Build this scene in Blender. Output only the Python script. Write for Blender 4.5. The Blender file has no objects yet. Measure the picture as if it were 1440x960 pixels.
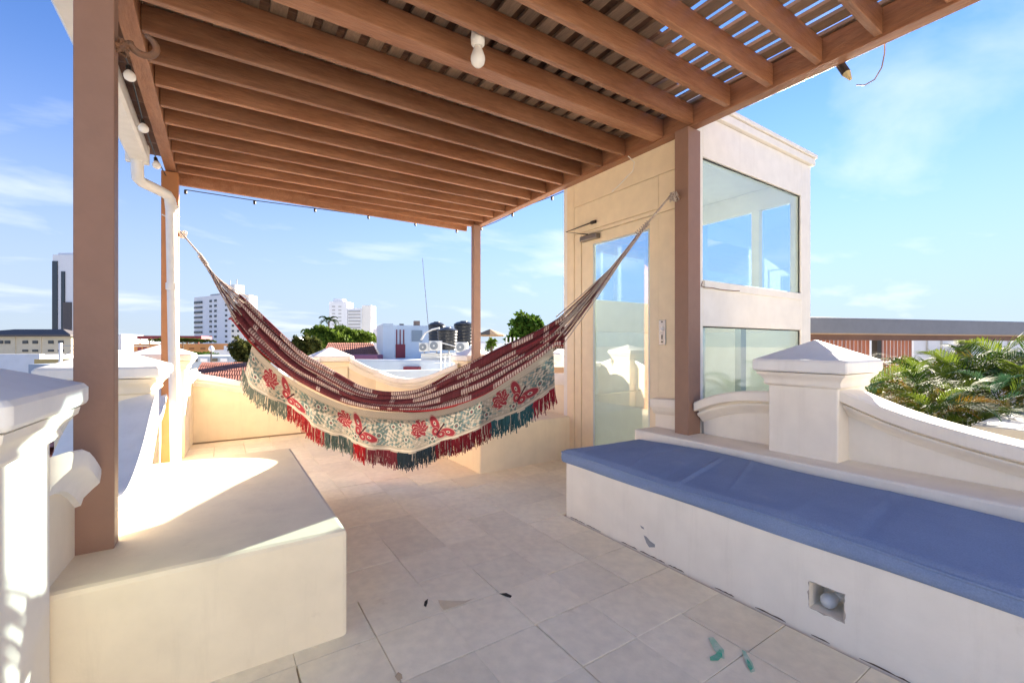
import bpy, bmesh, math, random
import numpy as np
from mathutils import Vector, Matrix
random.seed(7); rng = np.random.default_rng(7)
SC = bpy.context.scene; COL = SC.collection
R = math.radians

# ------------------------------------------------------------------ camera, sky, sun, exposure
EYE = 1.1                                   # camera height above the terrace floor
YAW = math.atan(410/620.)
cam = bpy.data.cameras.new('camera'); co = bpy.data.objects.new('camera', cam); COL.objects.link(co)
cam.lens = 36*620/1440.; cam.sensor_width = 36; cam.shift_y = 6/1440.
cam.clip_start = .02; cam.clip_end = 6000
co.location = (0, 0, EYE); co.rotation_euler = (R(90), 0, -YAW)
SC.camera = co
SUN_AZ = math.atan2(.932, .363)               # from +Y towards +X
SUN_EL = R(17.2)
SKY_STRENGTH = .05
CLOUD_AT = (-3.14, .53, 0); HAZE_TOP = .50; HAZE_AMT = .95
W = bpy.data.worlds.new('World'); SC.world = W; W.use_nodes = True
def world():
    nt = W.node_tree; n = nt.nodes; l = nt.links; n.clear()
    out = n.new('ShaderNodeOutputWorld'); bg = n.new('ShaderNodeBackground')
    sky = n.new('ShaderNodeTexSky'); sky.sky_type = 'NISHITA'; sky.sun_disc = False
    sky.sun_elevation = SUN_EL; sky.sun_rotation = SUN_AZ
    sky.air_density = 1.0; sky.dust_density = 0.0; sky.ozone_density = 4.0; sky.altitude = 3000
    tc = n.new('ShaderNodeTexCoord'); sep = n.new('ShaderNodeSeparateXYZ'); l.new(tc.outputs['Generated'], sep.inputs[0])
    add = n.new('ShaderNodeMath'); add.operation = 'ADD'; add.inputs[1].default_value = .16; l.new(sep.outputs[2], add.inputs[0])
    mx = n.new('ShaderNodeMath'); mx.operation = 'MAXIMUM'; mx.inputs[1].default_value = .05; l.new(add.outputs[0], mx.inputs[0])
    dv = n.new('ShaderNodeVectorMath'); dv.operation = 'DIVIDE'; l.new(tc.outputs['Generated'], dv.inputs[0])
    cb = n.new('ShaderNodeCombineXYZ')
    for i in range(3): l.new(mx.outputs[0], cb.inputs[i])
    l.new(cb.outputs[0], dv.inputs[1])
    mp = n.new('ShaderNodeMapping'); mp.inputs['Scale'].default_value = (.8, 1.25, .6); mp.inputs['Rotation'].default_value = (0, 0, R(-20)); mp.inputs['Location'].default_value = CLOUD_AT
    l.new(dv.outputs[0], mp.inputs[0])
    nz = n.new('ShaderNodeTexNoise'); nz.inputs['Scale'].default_value = 1.1; nz.inputs['Detail'].default_value = 8; nz.inputs['Roughness'].default_value = .52; nz.inputs['Distortion'].default_value = .25
    l.new(mp.outputs[0], nz.inputs['Vector'])
    cr = n.new('ShaderNodeValToRGB'); cr.color_ramp.elements[0].position = .555; cr.color_ramp.elements[1].position = .80
    cr.color_ramp.elements[1].color = (.75, .75, .75, 1)
    l.new(nz.outputs['Fac'], cr.inputs[0])
    # even haze low on the horizon all round
    hz = n.new('ShaderNodeMapRange'); hz.interpolation_type = 'SMOOTHSTEP'; hz.inputs[1].default_value = -.02; hz.inputs[2].default_value = HAZE_TOP; hz.inputs[3].default_value = HAZE_AMT; hz.inputs[4].default_value = 0; l.new(sep.outputs[2], hz.inputs[0])
    hm = n.new('ShaderNodeMixRGB'); l.new(hz.outputs[0], hm.inputs[0]); tn = n.new('ShaderNodeMixRGB'); tn.blend_type = 'MULTIPLY'; tn.inputs[0].default_value = 1; tn.inputs[2].default_value = (.77, .80, .93, 1); l.new(sky.outputs[0], tn.inputs[1]); l.new(tn.outputs[0], hm.inputs[1]); hm.inputs[2].default_value = (1.65, 1.90, 2.22, 1)
    mix = n.new('ShaderNodeMixRGB'); l.new(cr.outputs[0], mix.inputs[0]); l.new(hm.outputs[0], mix.inputs[1]); mix.inputs[2].default_value = (3.5, 3.6, 3.8, 1)
    l.new(mix.outputs[0], bg.inputs[0]); bg.inputs[1].default_value = SKY_STRENGTH
    l.new(bg.outputs[0], out.inputs[0])
world()
sd = bpy.data.lights.new('sun', 'SUN'); so = bpy.data.objects.new('sun', sd); COL.objects.link(so)
sd.energy = 4.6; sd.angle = R(.53); sd.color = (1, .89, .75)
SDIR = Vector((math.sin(SUN_AZ)*math.cos(SUN_EL), math.cos(SUN_AZ)*math.cos(SUN_EL), math.sin(SUN_EL)))
so.rotation_euler = SDIR.to_track_quat('Z', 'Y').to_euler()
so.location = (30, 12, 20)
SC.view_settings.view_transform = 'Standard'; SC.view_settings.look = 'None'
SC.view_settings.exposure = 2.95; SC.view_settings.gamma = 1.0
SC.cycles.max_bounces = 10; SC.cycles.diffuse_bounces = 6; SC.cycles.transparent_max_bounces = 24

# ------------------------------------------------------------------ points measured on the photograph -> places
FW = Vector((math.sin(YAW), math.cos(YAW))); RT = Vector((math.cos(YAW), -math.sin(YAW)))
def ray(u, v):
    a = (u-720)/620.; return Vector((FW.x+a*RT.x, FW.y+a*RT.y, (486-v)/620.))
def atD(u, v, D): r = ray(u, v); return Vector((D*r.x, D*r.y, EYE+D*r.z))
def onZ(u, v, z): r = ray(u, v); t = (z-EYE)/r.z; return Vector((t*r.x, t*r.y, z))
def onX(u, v, X): r = ray(u, v); t = X/r.x; return Vector((X, t*r.y, EYE+t*r.z))
def onY(u, v, Y): r = ray(u, v); t = Y/r.y; return Vector((t*r.x, Y, EYE+t*r.z))

# ------------------------------------------------------------------ materials
MATS = {}
def mat(name, col, rough=.6, var=.08, vs=3., bump=0., bs=60., metal=0., rand=0., col2=None, spec=.5, stretch=None, dirt=None, fine=.04, streak=None):
    if name in MATS: return MATS[name]
    m = bpy.data.materials.new(name); m.use_nodes = True; nt = m.node_tree; n = nt.nodes; l = nt.links
    b = n['Principled BSDF']; b.inputs['Roughness'].default_value = rough; b.inputs['Metallic'].default_value = metal
    b.inputs['Specular IOR Level'].default_value = spec
    tc = n.new('ShaderNodeTexCoord'); src = tc.outputs['Object']
    if stretch:
        mp = n.new('ShaderNodeMapping'); mp.inputs['Scale'].default_value = stretch; l.new(src, mp.inputs[0]); src = mp.outputs[0]
    if rand:
        oi = n.new('ShaderNodeObjectInfo'); ad = n.new('ShaderNodeVectorMath'); ad.operation = 'ADD'
        ml = n.new('ShaderNodeVectorMath'); ml.operation = 'SCALE'; ml.inputs[0].default_value = (37, 11, 23); l.new(oi.outputs['Random'], ml.inputs['Scale'])
        l.new(src, ad.inputs[0]); l.new(ml.outputs[0], ad.inputs[1]); src = ad.outputs[0]
    nz = n.new('ShaderNodeTexNoise'); nz.inputs['Scale'].default_value = vs; nz.inputs['Detail'].default_value = 8; nz.inputs['Roughness'].default_value = .62; l.new(src, nz.inputs['Vector'])
    c2 = col2 or tuple(c*.72 for c in col)
    mr = n.new('ShaderNodeMapRange'); mr.inputs[1].default_value = .35; mr.inputs[2].default_value = .75
    mr.inputs[3].default_value = 0; mr.inputs[4].default_value = min(1, var*4); l.new(nz.outputs['Fac'], mr.inputs[0])
    mx = n.new('ShaderNodeMixRGB'); mx.inputs[1].default_value = (*col, 1); mx.inputs[2].default_value = (*c2, 1); l.new(mr.outputs[0], mx.inputs[0])
    last = mx.outputs[0]
    nf = n.new('ShaderNodeTexNoise'); nf.inputs['Scale'].default_value = bs*.5; nf.inputs['Detail'].default_value = 6; l.new(src, nf.inputs['Vector'])
    if fine:
        hs = n.new('ShaderNodeHueSaturation'); l.new(last, hs.inputs['Color'])
        m2 = n.new('ShaderNodeMapRange'); m2.inputs[1].default_value = .3; m2.inputs[2].default_value = .7; m2.inputs[3].default_value = 1-fine; m2.inputs[4].default_value = 1+fine
        l.new(nf.outputs['Fac'], m2.inputs[0]); l.new(m2.outputs[0], hs.inputs['Value']); last = hs.outputs[0]
    if rand:
        hs = n.new('ShaderNodeHueSaturation'); l.new(last, hs.inputs['Color'])
        m3 = n.new('ShaderNodeMapRange'); m3.inputs[3].default_value = 1-rand; m3.inputs[4].default_value = 1+rand; l.new(oi.outputs['Random'], m3.inputs[0])
        l.new(m3.outputs[0], hs.inputs['Value']); last = hs.outputs[0]
    if dirt:   # (colour, threshold, scale)  blotches of their own
        nd = n.new('ShaderNodeTexNoise'); nd.inputs['Scale'].default_value = dirt[2]; nd.inputs['Detail'].default_value = 10; nd.inputs['Roughness'].default_value = .7; l.new(src, nd.inputs['Vector'])
        rd = n.new('ShaderNodeMapRange'); rd.inputs[1].default_value = dirt[1]; rd.inputs[2].default_value = dirt[1]+.1; rd.inputs[4].default_value = dirt[3]; l.new(nd.outputs['Fac'], rd.inputs[0])
        mm = n.new('ShaderNodeMixRGB'); l.new(rd.outputs[0], mm.inputs[0]); l.new(last, mm.inputs[1]); mm.inputs[2].default_value = (*dirt[0], 1); last = mm.outputs[0]
    if streak:   # rain streaks and trowel marks: (colour, amount)
        ms_ = n.new('ShaderNodeMapping'); ms_.inputs['Scale'].default_value = (9, 9, .9); l.new(src, ms_.inputs[0])
        ns_ = n.new('ShaderNodeTexNoise'); ns_.inputs['Scale'].default_value = 1.6; ns_.inputs['Detail'].default_value = 9; ns_.inputs['Roughness'].default_value = .7; l.new(ms_.outputs[0], ns_.inputs['Vector'])
        r2 = n.new('ShaderNodeMapRange'); r2.inputs[1].default_value = .52; r2.inputs[2].default_value = .78; r2.inputs[4].default_value = streak[1]; l.new(ns_.outputs['Fac'], r2.inputs[0])
        m2_ = n.new('ShaderNodeMixRGB'); l.new(r2.outputs[0], m2_.inputs[0]); l.new(last, m2_.inputs[1]); m2_.inputs[2].default_value = (*streak[0], 1); last = m2_.outputs[0]
    l.new(last, b.inputs['Base Color'])
    if bump:
        bp = n.new('ShaderNodeBump'); bp.inputs['Strength'].default_value = bump; bp.inputs['Distance'].default_value = .01
        nb = n.new('ShaderNodeTexNoise'); nb.inputs['Scale'].default_value = bs; nb.inputs['Detail'].default_value = 8; l.new(src, nb.inputs['Vector'])
        l.new(nb.outputs['Fac'], bp.inputs['Height']); l.new(bp.outputs[0], b.inputs['Normal'])
        rr = n.new('ShaderNodeMapRange'); rr.inputs[3].default_value = max(0, rough-.08); rr.inputs[4].default_value = min(1, rough+.08); l.new(nz.outputs['Fac'], rr.inputs[0]); l.new(rr.outputs[0], b.inputs['Roughness'])
    MATS[name] = m; return m
def vcol_mat(name, rough=.85, bump=.4, bs=500., trans=0.):
    m = bpy.data.materials.new(name); m.use_nodes = True; nt = m.node_tree; n = nt.nodes; l = nt.links
    b = n['Principled BSDF']; b.inputs['Roughness'].default_value = rough; b.inputs['Specular IOR Level'].default_value = .2
    a = n.new('ShaderNodeVertexColor'); a.layer_name = 'weave'; l.new(a.outputs[0], b.inputs['Base Color'])
    tc = n.new('ShaderNodeTexCoord'); nb = n.new('ShaderNodeTexNoise'); nb.inputs['Scale'].default_value = bs; l.new(tc.outputs['Object'], nb.inputs['Vector'])
    bp = n.new('ShaderNodeBump'); bp.inputs['Strength'].default_value = bump; bp.inputs['Distance'].default_value = .003
    l.new(nb.outputs['Fac'], bp.inputs['Height']); l.new(bp.outputs[0], b.inputs['Normal'])
    if trans:
        out = n['Material Output']; tr = n.new('ShaderNodeBsdfTranslucent'); l.new(a.outputs[0], tr.inputs[0])
        ms = n.new('ShaderNodeMixShader'); ms.inputs[0].default_value = trans; l.new(b.outputs[0], ms.inputs[1]); l.new(tr.outputs[0], ms.inputs[2]); l.new(ms.outputs[0], out.inputs[0])
    return m
def glass_mat(name, tint, refl=.05):
    m = bpy.data.materials.new(name); m.use_nodes = True; nt = m.node_tree; n = nt.nodes; l = nt.links; n.clear()
    out = n.new('ShaderNodeOutputMaterial'); t = n.new('ShaderNodeBsdfTransparent'); t.inputs[0].default_value = (*tint, 1)
    g = n.new('ShaderNodeBsdfGlossy'); g.inputs['Roughness'].default_value = .01
    lw = n.new('ShaderNodeLayerWeight'); lw.inputs[0].default_value = .5
    pw = n.new('ShaderNodeMath'); pw.operation = 'POWER'; pw.inputs[1].default_value = 4.; l.new(lw.outputs['Facing'], pw.inputs[0])
    mu = n.new('ShaderNodeMath'); mu.operation = 'MULTIPLY_ADD'; mu.inputs[1].default_value = .9-refl; mu.inputs[2].default_value = refl; mu.use_clamp = True; l.new(pw.outputs[0], mu.inputs[0])
    ms = n.new('ShaderNodeMixShader'); l.new(mu.outputs[0], ms.inputs[0]); l.new(t.outputs[0], ms.inputs[1]); l.new(g.outputs[0], ms.inputs[2]); l.new(ms.outputs[0], out.inputs[0])
    return m
def leaf_mat(name, c1, c2, trans=.3, rough=.65):
    m = bpy.data.materials.new(name); m.use_nodes = True; nt = m.node_tree; n = nt.nodes; l = nt.links
    b = n['Principled BSDF']; b.inputs['Roughness'].default_value = rough; b.inputs['Specular IOR Level'].default_value = .04
    oi = n.new('ShaderNodeObjectInfo'); tc = n.new('ShaderNodeTexCoord'); nz = n.new('ShaderNodeTexNoise'); nz.inputs['Scale'].default_value = 1.3; nz.inputs['Detail'].default_value = 5
    l.new(tc.outputs['Object'], nz.inputs['Vector'])
    geo = n.new('ShaderNodeNewGeometry')
    ad = n.new('ShaderNodeMath'); ad.operation = 'ADD'; l.new(geo.outputs['Random Per Island'], ad.inputs[0]); l.new(oi.outputs['Random'], ad.inputs[1])
    a2 = n.new('ShaderNodeMath'); a2.operation = 'ADD'; l.new(ad.outputs[0], a2.inputs[0]); l.new(nz.outputs['Fac'], a2.inputs[1])
    mr = n.new('ShaderNodeMapRange'); mr.inputs[1].default_value = .7; mr.inputs[2].default_value = 2.2; l.new(a2.outputs[0], mr.inputs[0])
    mx = n.new('ShaderNodeMixRGB'); mx.inputs[1].default_value = (*c1, 1); mx.inputs[2].default_value = (*c2, 1); l.new(mr.outputs[0], mx.inputs[0]); l.new(mx.outputs[0], b.inputs['Base Color'])
    out = n['Material Output']; tr = n.new('ShaderNodeBsdfTranslucent'); l.new(mx.outputs[0], tr.inputs[0])
    ms = n.new('ShaderNodeMixShader'); ms.inputs[0].default_value = trans; l.new(b.outputs[0], ms.inputs[1]); l.new(tr.outputs[0], ms.inputs[2]); l.new(ms.outputs[0], out.inputs[0])
    return m

CREAM = mat('cream_wall_paint', (.88, .77, .57), .78, .10, 1.6, .22, 16, col2=(.82, .69, .48), dirt=((.55, .45, .32), .66, 3.2, .35), streak=((.60,.50,.36), .24))
WHITE = mat('white_cap_paint', (.86, .84, .79), .75, .10, 2.2, .22, 18, col2=(.79, .76, .68), dirt=((.5, .45, .37), .66, 5, .40), streak=((.55,.52,.45), .25))
BENCH = mat('bench_plaster', (.89, .82, .70), .78, .10, 1.5, .22, 15, col2=(.83, .74, .61), dirt=((.52, .43, .32), .66, 3.0, .32), streak=((.60,.52,.42), .22))
TOWERP = mat('tower_paint', (.84, .81, .75), .6, .08, 1.6, .10, 20, col2=(.78, .74, .66), dirt=((.48, .40, .31), .68, 4, .35), streak=((.55,.50,.43), .22))
INNERP = mat('lift_inner_paint', (.80, .82, .81), .5, .06, 2, .05, 20)
DOORP = mat('beige_panel_paint', (.84, .71, .50), .45, .04, 2., .05, 25, col2=(.78, .64, .43))
TILE = mat('stone_tile', (.93, .84, .65), .62, .15, 2.6, .30, 45, rand=.06, col2=(.80, .69, .50), dirt=((.64, .52, .35), .62, 5, .40), fine=.06)
GROUT = mat('grout', (.60, .48, .35), .9, .1, 8., .3, 90)
WOOD = mat('brown_timber', (.33, .155, .080), .5, .26, 1.8, .35, 24, rand=.22, col2=(.20, .072, .028), stretch=(1, 7, 7), dirt=((.10, .05, .03), .64, 5, .5), fine=.16)
WOODX = mat('brown_timber_along', (.36, .172, .090), .5, .26, 1.8, .35, 24, rand=.15, col2=(.24, .09, .036), stretch=(7, 1, 7), dirt=((.12, .06, .035), .66, 5, .5), fine=.16)
SLATW = mat('weathered_slat', (.30, .20, .13), .7, .2, 3, .3, 40, rand=.25, col2=(.20, .13, .085), stretch=(6, 1, 6), fine=.15)
POSTM = mat('brown_painted_steel', (.28, .168, .122), .5, .14, 2., .12, 30, col2=(.28, .15, .105), dirt=((.50, .44, .40), .70, 9, .45), spec=.3)
ORANGE = mat('orange_brown_steel', (.48, .20, .07), .35, .08, 3., .06, 40, col2=(.40, .15, .05))
ROOFT = mat('dark_clay_sheet', (.16, .08, .05), .75, .2, 4, .3, 30, col2=(.10, .05, .035))
PVC = mat('white_pvc', (.80, .78, .73), .4, .06, 3., .04, 30, col2=(.70, .66, .58), dirt=((.5, .42, .32), .66, 9, .4))
BLUE = mat('blue_canvas', (.24, .315, .48), .9, .14, 3., .35, 420, col2=(.17, .23, .38), dirt=((.36, .42, .54), .62, 4, .35), spec=.25, fine=.10)
DARKM = mat('dark_metal', (.045, .04, .038), .45, .1, 10, .1, 60, metal=.6)
RUST = mat('rusty_iron', (.16, .11, .085), .7, .3, 20, .4, 90, metal=.3, col2=(.28, .12, .05))
STEEL = mat('brushed_steel', (.55, .54, .52), .35, .05, 8, 0, 60, metal=.9)
BULBM = mat('white_bulb_glass', (.86, .84, .80), .15, .02, 3, 0, 60)
LAMPG = mat('dull_white_plastic', (.62, .62, .60), .35, .04, 9, 0, 60)
CABLE = mat('black_cable', (.02, .02, .02), .5, .02, 9, 0, 60)
GREYB = mat('bare_concrete', (.33, .33, .33), .9, .2, 20, .3, 80)
DARKH = mat('dark_gap', (.03, .025, .02), .9, .1, 20, 0, 60)
BROWNP = mat('old_mortar', (.60, .46, .30), .9, .2, 20, .3, 80)
GREENP = mat('green_paint', (.0, .46, .25), .5, .3, 40, 0, 60, col2=(.30, .52, .42))
ROPE = mat('cotton_cord', (.55, .47, .40), .9, .25, 60, .3, 300, col2=(.28, .20, .17))
CLEAR = glass_mat('window_glass', (.88, .95, .97), .09)
DOORG = glass_mat('door_glass', (.86, .93, .95), .13)
CLOTH = vcol_mat('woven_cloth'); LACE = vcol_mat('woven_lace', trans=.12)

# ------------------------------------------------------------------ mesh helpers
class MB:
    def __init__(s): s.v = []; s.f = []
    def add(s, vs, fs):
        o = len(s.v); s.v += [tuple(p) for p in vs]; s.f += [tuple(i+o for i in f) for f in fs]; return s
    def box(s, x0, x1, y0, y1, z0, z1):
        return s.add([(x0,y0,z0),(x1,y0,z0),(x1,y1,z0),(x0,y1,z0),(x0,y0,z1),(x1,y0,z1),(x1,y1,z1),(x0,y1,z1)],
              [(0,3,2,1),(4,5,6,7),(0,1,5,4),(1,2,6,5),(2,3,7,6),(3,0,4,7)])
    def obox(s, c, ax, ay, az):     # oriented box from centre and half axes
        c = Vector(c); ax = Vector(ax); ay = Vector(ay); az = Vector(az); P = []
        for k in (-1, 1):
            for (i, j) in ((-1,-1),(1,-1),(1,1),(-1,1)): P.append(c+ax*i+ay*j+az*k)
        return s.add(P, [(0,3,2,1),(4,5,6,7),(0,1,5,4),(1,2,6,5),(2,3,7,6),(3,0,4,7)])
    def bar(s, a, b, w, h, up=(0,0,1)):
        a = Vector(a); b = Vector(b); d = (b-a); L = d.length; d.normalize(); side = d.cross(Vector(up)).normalized(); u2 = side.cross(d)
        return s.obox((a+b)/2, d*L/2, side*w/2, u2*h/2)
    def tube(s, pts, r, n=8, caps=True):
        pts = [Vector(p) for p in pts]; N = len(pts); rr = r if isinstance(r, (list, tuple)) else [r]*N; vs = []; up = Vector((.13, .27, .95))
        for i, p in enumerate(pts):
            t = (pts[min(i+1, N-1)]-pts[max(i-1, 0)]).normalized(); a = t.cross(up)
            if a.length < .05: a = t.cross(Vector((1, 0, 0)))
            a.normalize(); b = t.cross(a)
            for k in range(n): ph = 2*math.pi*k/n; vs.append(p+(a*math.cos(ph)+b*math.sin(ph))*rr[i])
        fs = [(i*n+k, i*n+(k+1) % n, (i+1)*n+(k+1) % n, (i+1)*n+k) for i in range(N-1) for k in range(n)]
        if caps: fs += [tuple(range(n))[::-1], tuple((N-1)*n+k for k in range(n))]
        return s.add(vs, fs)
    def lathe(s, c, prof, n=20, axis=(0,0,1)):    # prof: (radius, height)
        c = Vector(c); q = Vector((0,0,1)).rotation_difference(Vector(axis)); vs = []
        for r, h in prof:
            for k in range(n): ph = 2*math.pi*k/n; vs.append(c+q @ Vector((r*math.cos(ph), r*math.sin(ph), h)))
        N = len(prof); fs = [(i*n+k, i*n+(k+1) % n, (i+1)*n+(k+1) % n, (i+1)*n+k) for i in range(N-1) for k in range(n)]
        fs += [tuple(range(n))[::-1], tuple((N-1)*n+k for k in range(n))]
        return s.add(vs, fs)
    def sweep(s, secs, closed=True, caps=True):   # list of point rings
        n = len(secs[0]); N = len(secs); vs = [p for r in secs for p in r]; m = n if closed else n-1
        fs = [(i*n+k, i*n+(k+1) % n, (i+1)*n+(k+1) % n, (i+1)*n+k) for i in range(N-1) for k in range(m)]
        if caps and closed: fs += [tuple(range(n))[::-1], tuple((N-1)*n+k for k in range(n))]
        return s.add(vs, fs)
    def build(s, name, m, parent=None, bevel=0., smooth=False, loc=None, recalc=True):
        org = Vector(loc) if loc is not None else (parent_world(parent) if parent else Vector((0,0,0)))
        me = bpy.data.meshes.new(name); me.from_pydata([tuple(Vector(p)-org) for p in s.v], [], s.f); me.update()
        if recalc:
            b = bmesh.new(); b.from_mesh(me); bmesh.ops.recalc_face_normals(b, faces=b.faces); b.to_mesh(me); b.free()
        if smooth: me.polygons.foreach_set('use_smooth', [True]*len(me.polygons))
        if m: me.materials.append(m)
        o = bpy.data.objects.new(name, me); COL.objects.link(o)
        if parent: o.parent = parent; o.location = org-parent_world(parent)
        else: o.location = org
        if bevel:
            md = o.modifiers.new('bevel', 'BEVEL'); md.width = bevel; md.segments = 2; md.limit_method = 'ANGLE'; md.angle_limit = R(40)
        return o
def parent_world(o):
    p = Vector(o.location)
    while o.parent: o = o.parent; p += Vector(o.location)
    return p
def tag(o, label=None, cat=None, group=None, kind=None):
    if label: o['label'] = label
    if cat: o['category'] = cat
    if group: o['group'] = group
    if kind: o['kind'] = kind
    return o
def thing(name, label, cat, loc=(0,0,0), group=None):
    o = bpy.data.objects.new(name, None); COL.objects.link(o); o.location = loc; o.empty_display_size = .1
    return tag(o, label, cat, group)
def link_copy(o, parent=None, loc=None):
    c = o.copy(); COL.objects.link(c)
    if parent: c.parent = parent
    if loc is not None: c.location = loc
    return c
def shade_auto(o, ang=40):
    me = o.data; me.polygons.foreach_set('use_smooth', [True]*len(me.polygons))
    try: me.set_sharp_from_angle(angle=R(ang))
    except Exception: pass
    return o
def interp(pts, s):
    xs = [p[0] for p in pts]; ys = [p[1] for p in pts]; n = len(xs)
    if s <= xs[0]: return ys[0]
    if s >= xs[-1]: return ys[-1]
    i = max(k for k in range(n) if xs[k] <= s); i = min(i, n-2)
    def tan(k):
        if k == 0: return (ys[1]-ys[0])/(xs[1]-xs[0])
        if k == n-1: return (ys[-1]-ys[-2])/(xs[-1]-xs[-2])
        return (ys[k+1]-ys[k-1])/(xs[k+1]-xs[k-1])
    h = xs[i+1]-xs[i]; t = (s-xs[i])/h; m0 = tan(i)*h; m1 = tan(i+1)*h
    return (2*t**3-3*t**2+1)*ys[i]+(t**3-2*t**2+t)*m0+(-2*t**3+3*t**2)*ys[i+1]+(t**3-t**2)*m1

# ------------------------------------------------------------------ ground, terrace floor and tiles
GZ = -9.
g = MB().add([(-3000,-3000,GZ),(3000,-3000,GZ),(3000,3000,GZ),(-3000,3000,GZ)], [(0,1,2,3)]).build('ground', mat('town_ground', (.34,.32,.29), .9, .2, .02, 0, .5, col2=(.22,.22,.2)))
tag(g, kind='structure')
b = MB(); b.box(-.75, 3.3, -4.6, 6.5, -.25, -.012)
floor = b.build('floor', GROUT); tag(floor, kind='structure')
hb = MB(); hb.box(-.74, 4.69, -7.5, 6.45, GZ, -.26); tag(hb.build('building_below', CREAM), kind='structure')
hw = MB().box(-.75, 3.3, -4.9, -4.602, -.25, 3.1).build('bounce_wall', WHITE); tag(hw, kind='structure')   # unseen wall added behind the camera to bounce sunlight onto the shaded terrace
pv = MB().box(-.74, 3.29, -4.6, .24, -.011, -.004).build('bounce_paving', TILE); tag(pv, kind='structure')  # out of view behind the camera, added so sunlit floor throws light upwards
TS = .2735
def tile_mesh(name):
    b = MB(); h = TS/2-.0013; t = .0
    rings = []
    for (o, z) in ((0, -.0119), (0, -.0014), (.0018, 0)):
        rings.append([(-h+o,-h+o,z),(h-o,-h+o,z),(h-o,h-o,z),(-h+o,h-o,z)])
    b.sweep(rings)
    me = bpy.data.meshes.new(name); me.from_pydata(b.v, [], b.f); me.update(); me.materials.append(TILE); return me
TM = tile_mesh('tile')
for i in range(-4, 13):
    for j in range(-4, 22):
        x = .765+TS*(i-1)+TS/2; y = 1.13+TS*(j-1)+TS/2
        if x < -.40 or x > 2.95 or y > 6.15 or y < .25: continue
        if x+TS/2 < .42 and 1.92 < y < 3.22: continue                   # under the left seat block
        if x-TS/2 > 1.84 and (y < 2.12 or y > 3.42): continue           # under the bench and the right seat block
        o = bpy.data.objects.new('tile', TM); COL.objects.link(o); o.parent = floor
        o.location = (x+random.uniform(-.002,.002), y+random.uniform(-.002,.002), random.uniform(-.0012,.0008))
        o.rotation_euler = (random.uniform(-.003,.003), random.uniform(-.003,.003), random.choice((0,1,2,3))*math.pi/2+random.uniform(-.005,.005))
        if random.random() < .18: o.scale = (1.0095, 1.0095, 1)      # joint smeared over
def flat_patch(name, px, z, m, parent):
    P = [onZ(u, v, z) for u, v in px]
    return MB().add(P, [tuple(range(len(P)))]).build(name, m, parent)
flat_patch('mortar_patch', [(616,843),(634,844),(655,844),(668,840),(652,848),(624,857),(619,851)], .0026, mat('tan_mortar', (.80,.66,.46), .9, .2, 20, .3, 80), floor)
flat_patch('broken_hole', [(597,845),(602,841),(601,848),(599,853),(596,851)], .0024, DARKH, floor)
flat_patch('broken_hole', [(702,834),(712,833),(720,837),(718,840),(711,838)], .0024, DARKH, floor)
flat_patch('paint_smear', [(996,896),(1003,895),(1012,906),(1018,913),(1019,926),(1013,924),(1004,913)], .0020, mat('thin_green_smear', (.30,.60,.43), .6, .3, 30, 0, 60, col2=(.70,.70,.58)), floor)
flat_patch('paint_smear', [(1043,912),(1048,915),(1058,931),(1062,943),(1056,945),(1048,930)], .0020, MATS['thin_green_smear'], floor)
flat_patch('paint_mark', [(1012,912),(1015,915),(1016,922),(1010,928),(999,928),(998,923),(1006,919)], .0026, GREENP, floor)
flat_patch('paint_mark', [(1050,925),(1055,931),(1059,939),(1056,942),(1052,937)], .0026, GREENP, floor)
flat_patch('chipped_spot', [(555,950),(560,944),(565,947),(566,953),(560,957)], .0024, BROWNP, floor)

# ------------------------------------------------------------------ piers and swagged parapets
PROF = [(-.005,-1e9),(-.005,.865),(.012,.872),(.020,.885),(.018,.900),(.030,.918),(.048,.930),(.052,.942)]
def square_sweep(c, hx, hy, prof, rot=0.):
    secs = []; cr, sr = math.cos(rot), math.sin(rot)
    for o, z in prof:
        a, b_ = max(hx+o, .004), max(hy+o, .004); ring = []
        for sx, sy in ((-1,-1),(1,-1),(1,1),(-1,1)):
            x, y = sx*a, sy*b_; ring.append((c[0]+x*cr-y*sr, c[1]+x*sr+y*cr, z))
        secs.append(ring)
    return MB().sweep(secs)
def pier(label, c, hx, hy, rot=0., dz=0., z0=0., m=None, apex=1.134, edge=1.02, low=.948):
    t = thing('parapet_pier', label, 'pier', (c[0], c[1], z0), 'parapet piers with pyramid caps')
    m = m or CREAM
    square_sweep(c, hx, hy, [(0, z0), (0, .872+dz)], rot).build('shaft', m, t, bevel=.008)
    n = square_sweep(c, hx, hy, [(.001,.862+dz),(.014,.868+dz),(.020,.880+dz),(.016,.892+dz),(.022,.906+dz),(.034,.922+dz),(.046,.932+dz),(.050,low-.004+dz)], rot).build('neck_moulding', m, t); shade_auto(n, 50)
    k = square_sweep(c, hx, hy, [(.050,low+dz),(.064,low+.004+dz),(.066,low+.02+dz),(.066,edge-.012+dz),(.058,edge+dz),(.045,edge+.004+dz),(-min(hx,hy)+.012,apex-.004+dz),(-min(hx,hy)+.002,apex+dz)], rot).build('cap', WHITE, t, bevel=.010); shade_auto(k, 30)
    return t
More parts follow.
